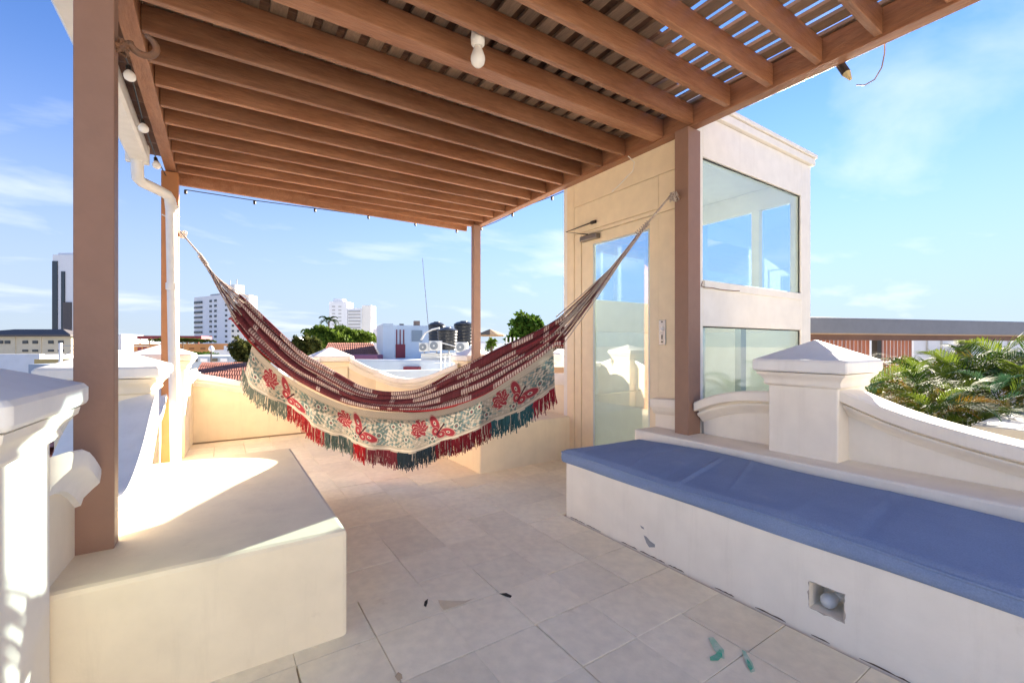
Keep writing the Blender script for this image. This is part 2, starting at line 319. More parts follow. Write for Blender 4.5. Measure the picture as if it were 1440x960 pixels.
def parapet(label, p0, p1, zs, outer, fall=.12, z0=0., cop=((.0,-.150),(.018,-.147),(.026,-.135),(.045,-.118),(.068,-.104),(.078,-.090),(.078,-.082),(.060,-.080),(.060,-.068),(.112,-.066),(.12,-.060),(.12,-.010),(.110,0.)), n=28, m=None, mc=None):
    # the inner face of the panel runs from p0 to p1; +n is to the left of p0->p1 (towards the terrace); outer = thickness of the wall outwards
    p0 = Vector(p0); p1 = Vector(p1); d = (p1-p0); L = d.length; d.normalize(); nn = Vector((-d.y, d.x))
    t = thing('parapet_wall', label, 'parapet', ((p0.x+p1.x)/2, (p0.y+p1.y)/2, z0), 'swagged parapet walls of the terrace')
    m = m or CREAM; mc = mc or WHITE
    A = []; B = []
    for i in range(n+1):
        s = L*i/n; z = interp(zs, s); q = p0+d*s
        o = q-nn*(outer-.012)
        A.append([(q.x,q.y,z0),(q.x,q.y,z-.10),(o.x,o.y,z-.10-fall*outer*.9),(o.x,o.y,z0)])
        ring = []
        for (a, dz) in cop: w = q+nn*a; ring.append((w.x,w.y,z+dz))
        for (a, dz) in ((-outer*.5,-fall*outer*.45),(-outer+.01,-fall*outer),(-outer,-fall*outer-.01),(-outer,-fall*outer-.09),(-outer*.5,-fall*outer-.10)): w = q+nn*a; ring.append((w.x,w.y,z+dz))
        B.append(ring)
    MB().sweep(A).build('wall_panel', m, t)
    c = MB().sweep(B).build('coping', mc, t); shade_auto(c, 35)
    return t
# right side, above the bench
pier('cream pier with white pyramid cap behind the blue cushion', (2.978, 1.20), .188, .182, z0=.40, m=BENCH)
parapet('long sloping parapet right of the near capped pier', (2.93, -1.6), (2.93, 1.02), [(0,.90),(.4,.80),(1.0,.70),(1.5,.665),(1.75,.66),(1.955,.672),(2.265,.736),(2.43,.785),(2.62,.862)], .27, z0=.38, m=BENCH, mc=BENCH)
parapet('short arched parapet between near capped pier and brown post', (2.93, 1.382), (2.93, 1.905), [(0,.820),(.133,.812),(.273,.790),(.403,.752),(.523,.700)], .24, z0=.38, m=BENCH, mc=BENCH)
parapet('low moulded parapet end beside the glass lift door', (2.866, 2.035), (2.866, 2.28), [(0,.70),(.245,.69)], .05, z0=.38, m=BENCH, mc=BENCH, cop=((.0,-.125),(.02,-.120),(.035,-.10),(.045,-.085),(.048,-.072),(.062,-.068),(.066,-.055),(.066,-.006),(.06,0.)), n=4)
# right side further back, between the lift tower and the back pier
parapet('swagged parapet between lift tower and back right pier', (2.93, 3.30), (2.93, 5.12), [(0,.82),(.2,.82),(.45,.80),(.8,.80),(1.15,.86),(1.5,.95),(1.82,1.0)], .14, cop=((.0,-.125),(.02,-.120),(.03,-.10),(.04,-.085),(.045,-.07),(.05,-.05),(.05,-.006),(.045,0.)))
pier('back right pier with pyramid cap behind a slim brown post', (2.915, 5.36), .18, .18, dz=-.05)
parapet('dipping back parapet left of the back right pier', (2.72, 5.44), (1.80, 6.14), [(0,.86),(.15,.80),(.4,.70),(.65,.655),(.9,.68),(1.05,.73),(1.157,.765)], .16)
# back wall
parapet('right end of the back wall sloping down from its pier', (1.83, 6.14), (1.43, 6.14), [(0,.765),(.12,.80),(.28,.88),(.40,.95)], .2)
pier('middle pier of the back wall behind the hammock', (1.235, 6.29), .185, .17, dz=-.055)
parapet('left part of the back wall dipping behind the hammock', (1.05, 6.14), (-.28, 6.14), [(0,.93),(.15,.84),(.4,.70),(.65,.655),(.9,.70),(1.15,.765),(1.33,.80)], .2)
# left side, turned about two degrees
LROT = -.036
def lx(y, off=0.): return -.41+.036*(y-1.9)+off
for lab, yc, dz in (('near left pier whose white cap fills the left edge', 1.55, -.03), ('second left pier between brown post and white downpipe', 3.41, -.035), ('far left corner pier behind the downpipe', 5.61, 0.)):
    pier(lab, (lx(yc,-.17), yc) if yc < 5 else (-.475, yc), .19, .195, LROT, dz=dz, apex=1.12, edge=1.02, low=.955, m=CREAM if yc > 2 else BENCH)
parapet('left parapet swag between near pier and second pier', (lx(3.21), 3.21), (lx(1.74), 1.74), [(0,.84),(.15,.77),(.4,.62),(.65,.52),(.85,.495),(1.0,.545),(1.2,.70),(1.33,.775),(1.47,.80)][:], .3, .42, cop=((.0,-.125),(.015,-.12),(.022,-.095),(.045,-.068),(.055,-.058),(.062,-.05),(.066,-.02),(.066,-.004),(.06,0.)))
parapet('left parapet swag between second and third piers', (-.462, 5.42), (-.462, 3.61), [(0,.86),(.25,.76),(.6,.60),(.9,.54),(1.25,.60),(1.55,.75),(1.81,.86)], .3, .42, cop=((.0,-.125),(.015,-.12),(.022,-.095),(.045,-.068),(.055,-.058),(.062,-.05),(.066,-.02),(.066,-.004),(.06,0.)))
parapet('left parapet between corner pier and back wall', (lx(6.2), 6.2), (-.275, 5.80), [(0,.80),(.2,.80),(.4,.86)], .3, .42, cop=((.0,-.125),(.015,-.12),(.022,-.095),(.045,-.068),(.055,-.058),(.062,-.05),(.066,-.02),(.066,-.004),(.06,0.)))

# ------------------------------------------------------------------ seat blocks and bench
def block(label, x0, x1, y0, y1, z, m, rnd=.014):
    t = MB().box(x0, x1, y0, y1, -.02, z).build('seat_block', m, loc=((x0+x1)/2, (y0+y1)/2, 0), bevel=rnd)
    return tag(t, label, 'seat block', 'plastered seat blocks')
block('wide cream plastered seat block on the left, sunlit on top', -.43, .405, 1.75, 3.37, .400, CREAM, .018)
block('cream plastered seat block at the back under the hammock', 1.86, 2.925, 3.31, 5.10, .405, CREAM)
# bench: front wall with a square niche, top, raised ledge
bench = thing('plastered_bench', 'long cream plastered bench with a light niche in its front', 'bench', (2.3, .8, 0))
XB = 1.88; YE = 2.20; YS = -1.6; ZB = .338
n0 = onX(1138, 816, XB); n1 = onX(1187, 876, XB); ny1, ny0 = n0.y, n1.y; nz1, nz0 = n0.z, onX(1138, 853, XB).z
fr = MB()
fr.box(XB, XB+.16, ny1, YE, -.02, ZB); fr.box(XB, XB+.16, YS, ny0, -.02, ZB)
fr.box(XB, XB+.16, ny0, ny1, -.02, nz0); fr.box(XB, XB+.16, ny0, ny1, nz1, ZB); fr.box(XB+.13, XB+.16, ny0, ny1, nz0, nz1)
fr.build('front_wall', BENCH, bench)
MB().box(XB+.16, 2.63, YS, YE-.0, -.02, ZB-.002).build('seat_core', BENCH, bench)
ld = MB().box(2.63, 2.93, YS, 2.29, -.02, .465).build('ledge', BENCH, bench, bevel=.012)
pe = MB(); P = [onX(u, v, XB-.0012) for u, v in [(905,752),(909,754),(914,760),(921,765),(921,769),(913,769),(909,763)]]; pe.add(P, [tuple(range(len(P)))]); pe.build('peeled_patch', GREYB, bench)
pe = MB(); P = [onX(u, v, XB-.0012) for u, v in [(900,738),(905,741),(906,744),(902,742)]]; pe.add(P, [tuple(range(len(P)))]); pe.build('peeled_patch', GREYB, bench)
pe = MB()
y = 2.16
while y > -.4:
    L = random.uniform(.03,.16); m_ = 7; up = []; 
    for i in range(m_+1): up.append((XB-.0014, y-L*i/m_, (.0008 if i in (0, m_) else random.uniform(.001,.0055))))
    lo = [(p[0], p[1], -.001) for p in up]; pe.add(up+lo, [(i, i+1, m_+2+i, m_+1+i) for i in range(m_)])
    y -= L+random.choice((.01,.02,.09,.16))
o = pe.build('base_crack', mat('dirty_joint', (.16,.11,.07), .95, .3, 30, 0, 60), bench); o['kind'] = 'stuff'
rng2 = random.Random(4)
rim = []
for (ya, za, yb, zb) in ((ny1,nz1,ny0,nz1),(ny0,nz1,ny0,nz0),(ny0,nz0,ny1,nz0),(ny1,nz0,ny1,nz1)):
    for i in range(9): t_ = i/9; rim.append((ya+(yb-ya)*t_, za+(zb-za)*t_))
cy_, cz_ = (ny0+ny1)/2, (nz0+nz1)/2; q = MB(); ins = []; outs = []
for (y, z) in rim:
    k_ = .985; f_ = 1+abs(rng2.gauss(0,.05))+(.10 if rng2.random() < .12 else 0)
    ins.append((XB-.0016, cy_+(y-cy_)*k_, cz_+(z-cz_)*k_)); outs.append((XB-.0016, cy_+(y-cy_)*f_, cz_+(z-cz_)*f_))
n_ = len(rim); q.add(ins+outs, [(i, (i+1) % n_, n_+(i+1) % n_, n_+i) for i in range(n_)]); q.build('chipped_rim', mat('chipped_plaster', (.50,.42,.34), .95, .3, 25, .4, 90), bench)
# light in the niche
lc = Vector((XB+.07, (ny0+ny1)/2-.004, (nz0+nz1)/2-.008))
t = thing('niche_lamp', 'bare dusty white bulb in the bench front niche', 'light bulb', lc+Vector((.05,0,0)))
ax = Vector((-.80,.42,-.30)).normalized()
MB().lathe(lc-ax*.035, [(.017,-.02),(.019,0),(.019,.02),(.016,.03)], 16, ax).build('lamp_holder', LAMPG, t, smooth=False)
shade_auto(MB().lathe(lc-ax*.012, [(.012,0),(.016,.012),(.024,.028),(.027,.042),(.024,.056),(.014,.066),(.002,.069)], 20, ax).build('bulb', LAMPG, t), 60)
# cushion
def cushion():
    nx, ny = 64, 520; x0, x1 = XB-.012, 2.615; y0, y1 = -1.55, 2.232; z0 = ZB+.001
    def rr(t): return t
    V = np.zeros((ny+1, nx+1, 3)); 
    ph = rng.uniform(0, 6.28, 12)
    for j in range(ny+1):
        y = y0+(y1-y0)*j/ny
        for i in range(nx+1):
            fx = i/nx; x = x0+(x1-x0)*fx
            ex = min(fx, 1-fx)*(x1-x0); ey = min(j, ny-j)/ny*(y1-y0)
            e = min(ex, ey); edge = 1-max(0, 1-e/.035)**2
            zz = .086*(.80+.20*edge)+.009*math.sin(3.1*y+ph[0])*(fx*.6+.4)+.007*math.sin(5.3*y+2.2*x+ph[1])-.016*math.sin(math.pi*fx)*(.5+.5*math.sin(1.9*y+ph[3]))
            # long shallow creases across the canvas
            for k, (yc, sl, w, a) in enumerate(((1.36,.45,.014,.012),(1.45,.50,.030,-.006),(.85,.3,.028,.005),(.3,-.5,.035,.005),(1.9,-.4,.025,-.005),(1.12,.7,.014,.005),(.62,.2,.03,-.004),(1.66,.9,.013,.005),(2.05,.6,.016,.008),(.98,-.6,.016,.003),(.45,.8,.02,.004),(1.76,.15,.018,-.004))):
                dd = (y-yc-sl*(x-x0)*.5); zz += a*math.exp(-(dd/w)**2)*min(1, ex/.05)*(.55+.45*math.sin(4*fx+k))
            V[j, i] = (x+(.004*math.sin(7*y+ph[2]) if i in (0, nx) else 0), y, z0+zz)
    vs = [tuple(p) for row in V for p in row]; fs = [(j*(nx+1)+i, j*(nx+1)+i+1, (j+1)*(nx+1)+i+1, (j+1)*(nx+1)+i) for j in range(ny) for i in range(nx)]
    # sides: bulging boxing around the border
    border = [(0,i) for i in range(nx+1)]+[(j,nx) for j in range(1,ny+1)]+[(ny,i) for i in range(nx-1,-1,-1)]+[(j,0) for j in range(ny-1,0,-1)]
    cx, cy = (x0+x1)/2, (y0+y1)/2; rings = []
    for lvl, (f, outw) in enumerate(((.86,.005),(.5,.010),(.15,.006),(0,-.004))):
        ring = []
        for (j, i) in border:
            p = V[j, i]; dx = -1 if i == 0 else (1 if i == nx else 0); dy = -1 if j == 0 else (1 if j == ny else 0)
            w = outw*(1+.5*math.sin(9*p[1]+5*p[0]))
            ring.append((p[0]+dx*w, p[1]+dy*w, z0+(p[2]-z0)*f+.001))
        rings.append(ring)
    base = len(vs); nb = len(border); vs += [p for r in rings for p in r]
    top = [j*(nx+1)+i for j, i in border]
    for k in range(nb): fs.append((top[k], top[(k+1) % nb], base+(k+1) % nb, base+k))
    for l in range(3):
        for k in range(nb): fs.append((base+l*nb+k, base+l*nb+(k+1) % nb, base+(l+1)*nb+(k+1) % nb, base+(l+1)*nb+k))
    fs.append(tuple(base+3*nb+k for k in range(nb)))
    t = thing('bench_cushion', 'long thin blue canvas cushion lying on the plastered bench', 'cushion', (cx, cy, z0))
    o = MB().add(vs, fs).build('cushion_cover', BLUE, t); shade_auto(o, 55)
    pts = [(V[j,0][0]-.004, V[j,0][1], V[j,0][2]-.004) for j in range(0, ny+1, 6)]+[(V[ny,i][0], V[ny,i][1]+.004, V[ny,i][2]-.004) for i in range(0, nx+1, 2)]
    MB().tube(pts, .006, 6).build('piping', BLUE, t, smooth=True)
cushion()

# ------------------------------------------------------------------ lift tower
X0, X1, Y0, Y1 = 2.87, 4.68, 1.93, 3.40
tower = thing('lift_tower', 'cream lift tower with glass door and big windows', 'tower', ((X0+X1)/2, (Y0+Y1)/2, 0))
TH = .05; ZT = 2.80
def side_panel(name, m, boxes, bev=.004):
    q = MB()
    for bx in boxes: q.box(*bx)
    return q.build(name, m, tower, bevel=bev)
# face towards -Y (with the two windows): four separate members
side_panel('wall_panel', TOWERP, [(X0,X0+.09,Y0,Y0+TH,-.2,ZT)])
side_panel('wall_panel', TOWERP, [(X1-.19,X1,Y0,Y0+TH,-.2,ZT)])
side_panel('wall_panel', TOWERP, [(X0+.09,X1-.19,Y0,Y0+TH,2.49,ZT)])
side_panel('wall_panel', TOWERP, [(X0+.09,X1-.19,Y0-.0,Y0+TH,1.245,1.58)])
side_panel('wall_panel', TOWERP, [(X0+.09,X1-.19,Y0,Y0+TH,-.2,.60)])
side_panel('sill', TOWERP, [(X0+.095,X1-.195,Y0-.012,Y0+TH-.004,1.52,1.582)])
# back face (+Y) and far face (+X)
side_panel('wall_panel', TOWERP, [(X0,X0+.12,Y1-TH,Y1,-.2,ZT)]); side_panel('wall_panel', TOWERP, [(X1-.14,X1,Y1-TH,Y1,-.2,ZT)])
side_panel('wall_panel', TOWERP, [(X0+.12,X1-.14,Y1-TH,Y1,2.49,ZT)]); side_panel('wall_panel', TOWERP, [(X0+.12,X1-.14,Y1-TH,Y1,1.245,1.58)]); side_panel('wall_panel', TOWERP, [(X0+.12,X1-.14,Y1-TH,Y1,-.2,.25)])
side_panel('wall_panel', TOWERP, [(X1-TH,X1,Y0+TH,Y0+.16,-.2,ZT)]); side_panel('wall_panel', TOWERP, [(X1-TH,X1,Y1-TH-.10,Y1-TH,-.2,ZT)])
side_panel('wall_panel', TOWERP, [(X1-TH,X1,Y0+.16,Y1-TH-.10,2.49,ZT)]); side_panel('wall_panel', TOWERP, [(X1-TH,X1,Y0+.16,Y1-TH-.10,1.245,1.58)]); side_panel('wall_panel', TOWERP, [(X1-TH,X1,Y0+.16,Y1-TH-.10,-.2,.25)])
side_panel('mullion', TOWERP, [(X1-TH-.03,X1-.01,2.37,2.45,1.58,2.49)])
def pane(bx, m=CLEAR, par=None, name='window_pane'):
    return MB().box(*bx).build(name, m, par or tower)
pane((X0+.09,X1-.19,Y0+.022,Y0+.030,1.58,2.49)); pane((X0+.09,X1-.19,Y0+.022,Y0+.030,.60,1.245))
pane((X0+.12,X1-.14,Y1-.03,Y1-.022,1.58,2.49)); side_panel('wall_panel', INNERP, [(X0+.122,X1-.142,Y1-.04,Y1-.01,.253,1.242)])
pane((X1-.03,X1-.022,Y0+.16,Y1-TH-.10,1.58,2.49)); side_panel('wall_panel', INNERP, [(X1-.04,X1-.01,Y0+.163,Y1-TH-.103,.253,1.242)])
# thin dark gasket round the two windows
gk = MB()
for z0_, z1_ in ((1.58,2.49),(.60,1.245)):
    a, c_ = X0+.092, X1-.192
    gk.box(a,c_,Y0+.014,Y0+.021,z1_-.010,z1_-.001); gk.box(a,c_,Y0+.014,Y0+.021,z0_+.001,z0_+.008); gk.box(a,a+.008,Y0+.014,Y0+.021,z0_+.009,z1_-.011); gk.box(c_-.010,c_,Y0+.014,Y0+.021,z0_+.009,z1_-.011)
gk.build('window_gasket', DARKM, tower)
pf = MB()
for k in range(24): pf.box(X0+.10, X0+.17, Y0+.06, Y0+.065, .62+k*.025, .634+k*.025)
pf.box(X0+.175, X0+.21, Y0+.06, Y0+.075, .60, 1.24)
pf.build('slotted_channel', STEEL, tower)
# door side (-X)
side_panel('wall_panel', DOORP, [(X0,X0+TH,3.25,Y1-TH,-.2,ZT)]); side_panel('wall_panel', DOORP, [(X0,X0+TH,Y0+TH,2.254,-.2,2.137)])
side_panel('wall_panel', DOORP, [(X0+.004,X0+TH,2.258,3.246,2.18,2.437)]); side_panel('wall_panel', DOORP, [(X0+.002,X0+TH,Y0+TH+.002,3.246,2.441,ZT-.002)])
side_panel('wall_panel', DOORP, [(X0+.002,X0+TH,Y0+TH+.002,2.254,2.141,2.437)])
side_panel('door_frame', DOORP, [(X0+.006,X0+TH+.03,3.155,3.246,-.2,2.176),(X0+.006,X0+TH+.03,2.258,3.152,2.145,2.176)])
door = MB(); DX0, DX1 = X0+.012, X0+.052
door.box(DX0,DX1,3.00,3.148,.005,2.138); door.box(DX0,DX1,2.262,2.35,.005,2.138); door.box(DX0,DX1,2.352,2.998,2.045,2.138); door.box(DX0,DX1,2.352,2.998,.005,.14)
dr = door.build('door', DOORP, tower, bevel=.004)
pane((DX0+.016,DX0+.024,2.35,3.0,.14,2.045), DOORG, dr, 'door_pane')
rv = MB(); gz = mat('door_reveal', (.62,.68,.66), .3, .03); rv.box(DX0+.003,DX0+.015,2.985,2.999,.141,2.044); rv.box(DX0+.003,DX0+.015,2.353,2.365,.141,2.044); rv.box(DX0+.003,DX0+.015,2.366,2.984,2.030,2.043)
rv.build('glazing_bead', gz, dr)
# closer with its arm
cl = MB().box(X0-.045, X0+.008, 2.90, 3.12, 2.075, 2.125).build('door_closer', mat('closer_metal',(.28,.25,.22),.35,.1,8,0,60,metal=.8), tower, bevel=.008)
MB().tube([(X0-.03,3.02,2.13),(X0-.10,3.25,2.19),(X0-.015,2.98,2.235)], .007, 6).build('closer_arm', DARKM, cl)
MB().box(X0-.018,X0+.001,2.94,3.0,2.222,2.248).build('arm_shoe', DARKM, cl)
pl = MB().box(X0-.010, X0+.001, 2.182, 2.245, 1.105, 1.30).build('call_plate', STEEL, tower, bevel=.003)
MB().lathe((X0-.010,2.213,1.232),[(.019,0),(.019,.005),(.014,.008),(.001,.008)],16,(-1,0,0)).build('call_button', BULBM, pl)
MB().lathe((X0-.010,2.213,1.285),[(.006,0),(.006,.004),(.001,.004)],8,(-1,0,0)).build('screw', DARKM, pl); MB().lathe((X0-.010,2.213,1.13),[(.007,0),(.007,.004),(.001,.004)],8,(-1,0,0)).build('screw', DARKM, pl)
MB().box(X0-.0125,X0-.0098,2.209,2.217,1.15,1.185).build('key_slot', DARKM, pl)
rs = MB().box(X0-.02, X1+.03, Y0-.03, Y1+.03, ZT+.004, ZT+.065).build('roof_slab', TOWERP, tower, bevel=.006)
MB().box(X0-.035, X1+.045, Y0-.045, Y1+.045, ZT+.069, ZT+.105).build('roof_edge', TOWERP, rs, bevel=.006)
MB().box(X0+.06, X1-.06, Y0+.06, Y1-.06, 2.70, 2.74).build('ceiling', TOWERP, tower)
MB().box(3.3,3.75,2.15,2.25,2.66,2.695).build('ceiling_lamp', BULBM, tower)
MB().box(X0+.06, X1-.06, Y0+.06, Y1-.06, -.2, .02).build('floor_plate', TOWERP, tower)
MB().box(X0+.05,X1-.05,Y1-.14,Y1-.06,.02,.60).build('back_panel', TOWERP, tower)
GREYM = mat('grey_painted_metal', (.30,.34,.37), .45, .06, 4, 0, 40)
MB().box(3.63,3.71,2.02,2.07,.021,1.24).build('guide_rail', GREYM, tower)
MB().box(4.30,4.36,3.20,3.26,.601,2.69).build('guide_rail', GREYM, tower)
q = MB(); q.tube([(4.5,3.3,2.69),(4.46,3.28,1.9),(4.5,3.25,1.2),(4.48,3.27,.6)], .012, 6); q.build('hoist_cable', DARKM, tower)
ck = MB()
pts = [onY(u, v, Y0-.0136) for u, v in [(988,396),(986,402),(992,404),(1003,405),(1012,407),(1022,408),(1032,409),(1040,409)]]
ck.tube(pts, .0035, 5); ck.build('rust_crack', RUST, tower)

# ------------------------------------------------------------------ pergola
perg = thing('pergola', 'brown timber pergola with close rafters and slatted roof', 'pergola', (1.2, 2.5, 0))
ZB0 = 2.66; BH = .15
def part(name, m, bx=None, bev=.004, q=None):
    q = q or MB().box(*bx); return q.build(name, m, perg, bevel=bev)
# posts
part('post', POSTM, (-.41,-.306,2.03,2.105,.398,ZB0-.002))
part('post', POSTM, (2.765,2.91,1.917,2.03,.463,ZB0-.002))
part('post', POSTM, (2.72,2.82,5.0,5.075,.403,ZB0-.002))
part('post', ORANGE, (-.44,-.316,4.98,5.10,-.01,ZB0-.002))
part('post_shoe', POSTM, (2.905,2.95,1.985,2.03,.466,.54))
# long beams
part('beam', WOODX, (2.79,2.872,-.6,5.16,ZB0,ZB0+BH)); part('beam', WOODX, (-.412,-.332,-.6,5.18,ZB0+.006,ZB0+BH))
# rafters
ys = [5.1]+[4.864,4.62,4.36,4.105,3.84,3.58,3.31,3.05,2.784,2.52]+[2.146]+[1.894,1.62,1.353,1.09,.823,.555,.29,.02,-.25]
for k, y in enumerate(ys):
    w = .10 if k == 11 else (.075 if k == 0 else .036)
    ya = y+.03*(y-2.0)+.04
    q = MB(); q.obox(((-.33+2.788)/2, (y+ya)/2+w/2, ZB0+.012+.066), ((2.788+.33)/2,-(ya-y)/2,0), (0,w/2,0), (0,0,.066))
    part('rafter', WOOD, q=q)
part('back_fascia', WOODX, (-.41,2.72,5.185,5.225,ZB0-.045,ZB0+.10))
# slats lying across the rafters
x = -.40
while x < 2.90:
    q = MB(); w = .072+random.uniform(-.006,.008); z = ZB0+.152+random.uniform(-.002,.003)
    q.obox((x+w/2, 2.35, z+.010), (w/2,0,0), (random.uniform(-.008,.008),2.98,0), (0,0,.010)); part('slat', SLATW, q=q, bev=0)
    x += .122
# clay sheet on top of the slats, open towards the right front corner
cs = MB(); n = 150
secs = []
for i in range(n+1):
    y = -.7+6.0*i/n; ph = 2*math.pi*(y/.26); z = ZB0+.21+.024*math.sin(ph)
    xe = 2.93 if y > 2.12 else (2.62 if y > 1.90 else (2.25 if y > 1.62 else (1.98 if y > 1.36 else 1.80)))
    secs.append([(-.66, y, z), (xe, y, z), (xe, y, z+.014), (-.66, y, z+.014)])
cs.sweep(secs); c = cs.build('roof_sheet', ROOFT, perg)
# gutter and downpipe
gut = thing('gutter', 'cream box gutter and downpipe along the left eave', 'gutter', (-.55, 4.85, 0))
q = MB(); gp = [(-.49,.115),(-.485,.0),(-.50,-.02),(-.60,-.02),(-.615,.0),(-.63,.115),(-.617,.115),(-.605,.004),(-.597,-.010),(-.503,-.010),(-.497,.004),(-.503,.115)]
q.sweep([[(gx, y, 2.60+gz_) for gx, gz_ in gp] for y in (-.7, 4.62)]); shade_auto(q.build('gutter_channel', PVC, gut), 30)
MB().box(-.632,-.483,4.60,4.65,2.57,2.72).build('end_cap', PVC, gut, bevel=.006)
q = MB(); q.tube([(-.555,4.60,2.60),(-.555,4.60,2.50),(-.552,4.61,2.44),(-.53,4.64,2.425),(-.44,4.78,2.42),(-.385,4.85,2.41),(-.368,4.87,2.38),(-.362,4.875,2.30)], .042, 14); shade_auto(q.build('elbow', PVC, gut), 50)
q = MB(); q.tube([(-.362,4.875,2.36),(-.345,4.87,1.2),(-.325,4.86,-.01)], .041, 16); shade_auto(q.build('downpipe', PVC, gut), 50)
for z in (2.30,1.62,): MB().lathe((-.352+.0*z,4.873,z),[(.046,-.03),(.048,-.025),(.048,.025),(.046,.03)],18).build('pipe_collar', PVC, gut)
MB().tube([(-.42,4.86,2.235),(-.40,4.92,2.236),(-.33,4.93,2.236),(-.30,4.86,2.236)], .006, 6).build('pipe_clip', PVC, gut)
# hooks
def hook(label, base, d, k_=1.):
    t = thing('hammock_hook', label, 'hook', base, 'iron hooks on the pergola posts'); base = Vector(base); d = Vector(d)
    MB().tube([base-d*.004, base+d*.03], .014, 8).build('screw_eye', RUST, t)
    up = Vector((0,0,1)); pts = []
    for k in range(13):
        a = R(-170+k*21); pts.append(base+d*k_*(.072+.038*math.cos(a))+up*k_*(.034+.038*math.sin(a)))
    MB().tube(pts, [.012*k_]*9+[.011*k_,.010*k_,.009*k_,.007*k_], 8).build('hook_arm', RUST, t, smooth=True)
    MB().tube([base+d*(.02+.0015*k*(1/k_-1))+up*(.022*math.sin(k*1.3)/k_**.5) + Vector((.016*math.cos(k*1.7),.02*math.sin(k*1.7),0)) for k in range(30)], .0045, 5).build('tied_rope', RUST if k_ == 1 else ROPE, t)
hook('rusty iron hook high on the near left brown post', (-.306, 2.06, 2.155), (1,.12,0))
hook('iron hook on back left post where the hammock hangs', (-.316, 4.98, 2.10), (.75,-.65,0), .45)
hook('iron hook on right post where the hammock hangs', (2.765, 1.99, 2.17), (-1,.25,0), .45)
# string lights
def bulb_string(label, pts, bulbs, clear):
    t = thing('string_light', label, 'string light', pts[0], 'strings of bulbs under the pergola')
    MB().tube(pts, .0045, 5).build('cable', CABLE, t)
    for p, d in bulbs:
        d = Vector(d).normalized(); p = Vector(p)
        s_ = MB().lathe(p, [(.010,0),(.013,.005),(.013,.034),(.010,.040)], 12, d).build('bulb_socket', CABLE, t)
        if clear: shade_auto(MB().lathe(p+d*.038, [(.012,0),(.022,.016),(.029,.034),(.027,.05),(.016,.062),(.002,.066)], 16, d).build('bulb', BULBM, s_), 60)
bl = [onX(179,112,-.43), onX(199,185,-.43), onX(218,236,-.43)]
pts = [(-.43,2.15,2.63),(-.435,2.3,2.60)]
bb = []
for p in bl: pts += [(p.x, p.y+.03, p.z+.10)]; bb.append(((p.x, p.y+.03, p.z+.09), (.15,-.45,-1)))
pts += [(-.40,5.1,2.62)]
bulb_string('string of clear bulbs along the left pergola beam', pts, bb, True)
rb = [(u, v) for u, v in ((261,270),(358,285),(443,296),(518,306),(584,316),(642,326))]
pp = [onY(u, v-3, 5.235) for u, v in rb]
bulb_string('string of small dark sockets along the back pergola fascia', pp, [((p.x,p.y,p.z), (0,0,-1)) for p in pp], False)
pp = [(2.885, y, ZB0+.005+.012*math.sin(y*5)) for y in np.linspace(5.1,2.3,16)]
bulb_string('string of small dark sockets under the right pergola beam', pp, [(pp[k], (0,0,-1)) for k in (0,4,8,11)], False)
# hanging bulb
hb_ = onZ(672, 62, 2.66)
t = thing('hanging_bulb', 'bare white bulb in a white socket under the rafters', 'light bulb', hb_)
shade_auto(MB().lathe(hb_+Vector((0,0,.11)), [(.034,0),(.038,-.012),(.030,-.022),(.028,-.035),(.033,-.050),(.036,-.085),(.035,-.112),(.024,-.125)], 18).build('socket', PVC, t), 50)
shade_auto(MB().lathe(hb_+Vector((0,0,-.016)), [(.018,0),(.022,-.010),(.030,-.030),(.037,-.052),(.038,-.066),(.033,-.086),(.018,-.101),(.001,-.105)], 22).build('bulb', BULBM, t), 60)
wr = [(2.80,2.50,2.66),(2.83,2.46,2.60),(2.82,2.47,2.53),(2.80,2.52,2.49),(2.79,2.60,2.44),(2.78,2.66,2.41)]
tag(MB().tube(wr, .004, 5).build('loose_wire', PVC, loc=wr[0]), 'loose white wire dangling from the right beam by the tower', 'wire')
p0 = onX(1181,90,2.90); p1 = onX(1199,116,2.90)
t = thing('cable_spout', 'dark pipe stub with a looped wire under right beam', 'pipe', p0)
d = (p1-p0).normalized(); MB().tube([p0-d*.05, p0+d*.075], .021, 12).build('pipe_stub', CABLE, t)
MB().tube([p0+d*.075, p0+d*.125], [.020,.007], 12).build('tip', mat('pale_tape',(.62,.52,.28),.6), t)
lp = [onX(u,v,2.90) for u,v in [(1204,120),(1216,120),(1230,112),(1240,95),(1244,75),(1244,56)]]
MB().tube(lp, .0035, 5).build('looped_wire', mat('tan_wire', (.35,.27,.2), .6), t)

# ------------------------------------------------------------------ hammock
HA = Vector((-.33,4.9)); HB = Vector((2.77,1.97)); HD = (HB-HA).normalized(); HN = Vector((-HD.y, HD.x)); HN = HN if HN.y < 0 else -HN    # HN points to the camera side
def hp(s, z, n=0.): q = HA+HD*s+HN*n; return (q.x, q.y, z)
TOP = [(.55,1.60),(.70,1.472),(.94,1.257),(1.207,1.034),(1.384,.940),(1.723,.765),(1.911,.722),(2.1,.722),(2.275,.760),(2.57,.925),(2.912,1.098),(3.242,1.245),(3.46,1.375)]
RIM = [(.63,1.32),(.803,1.124),(1.074,.896),(1.338,.750),(1.723,.611),(2.095,.578),(2.453,.605),(2.799,.719),(3.023,.860),(3.242,1.010),(3.36,1.105)]
BOT = [(.80,.915),(.885,.785),(1.074,.670),(1.338,.505),(1.597,.380),(1.911,.300),(2.095,.268),(2.335,.310),(2.627,.425),(2.912,.545),(3.133,.655),(3.36,.80)]
ham = thing('hammock', 'fringed woven hammock slung across the terrace, maroon and cream', 'hammock', (HA.x+HD.x*2.1, HA.y+HD.y*2.1, .6))
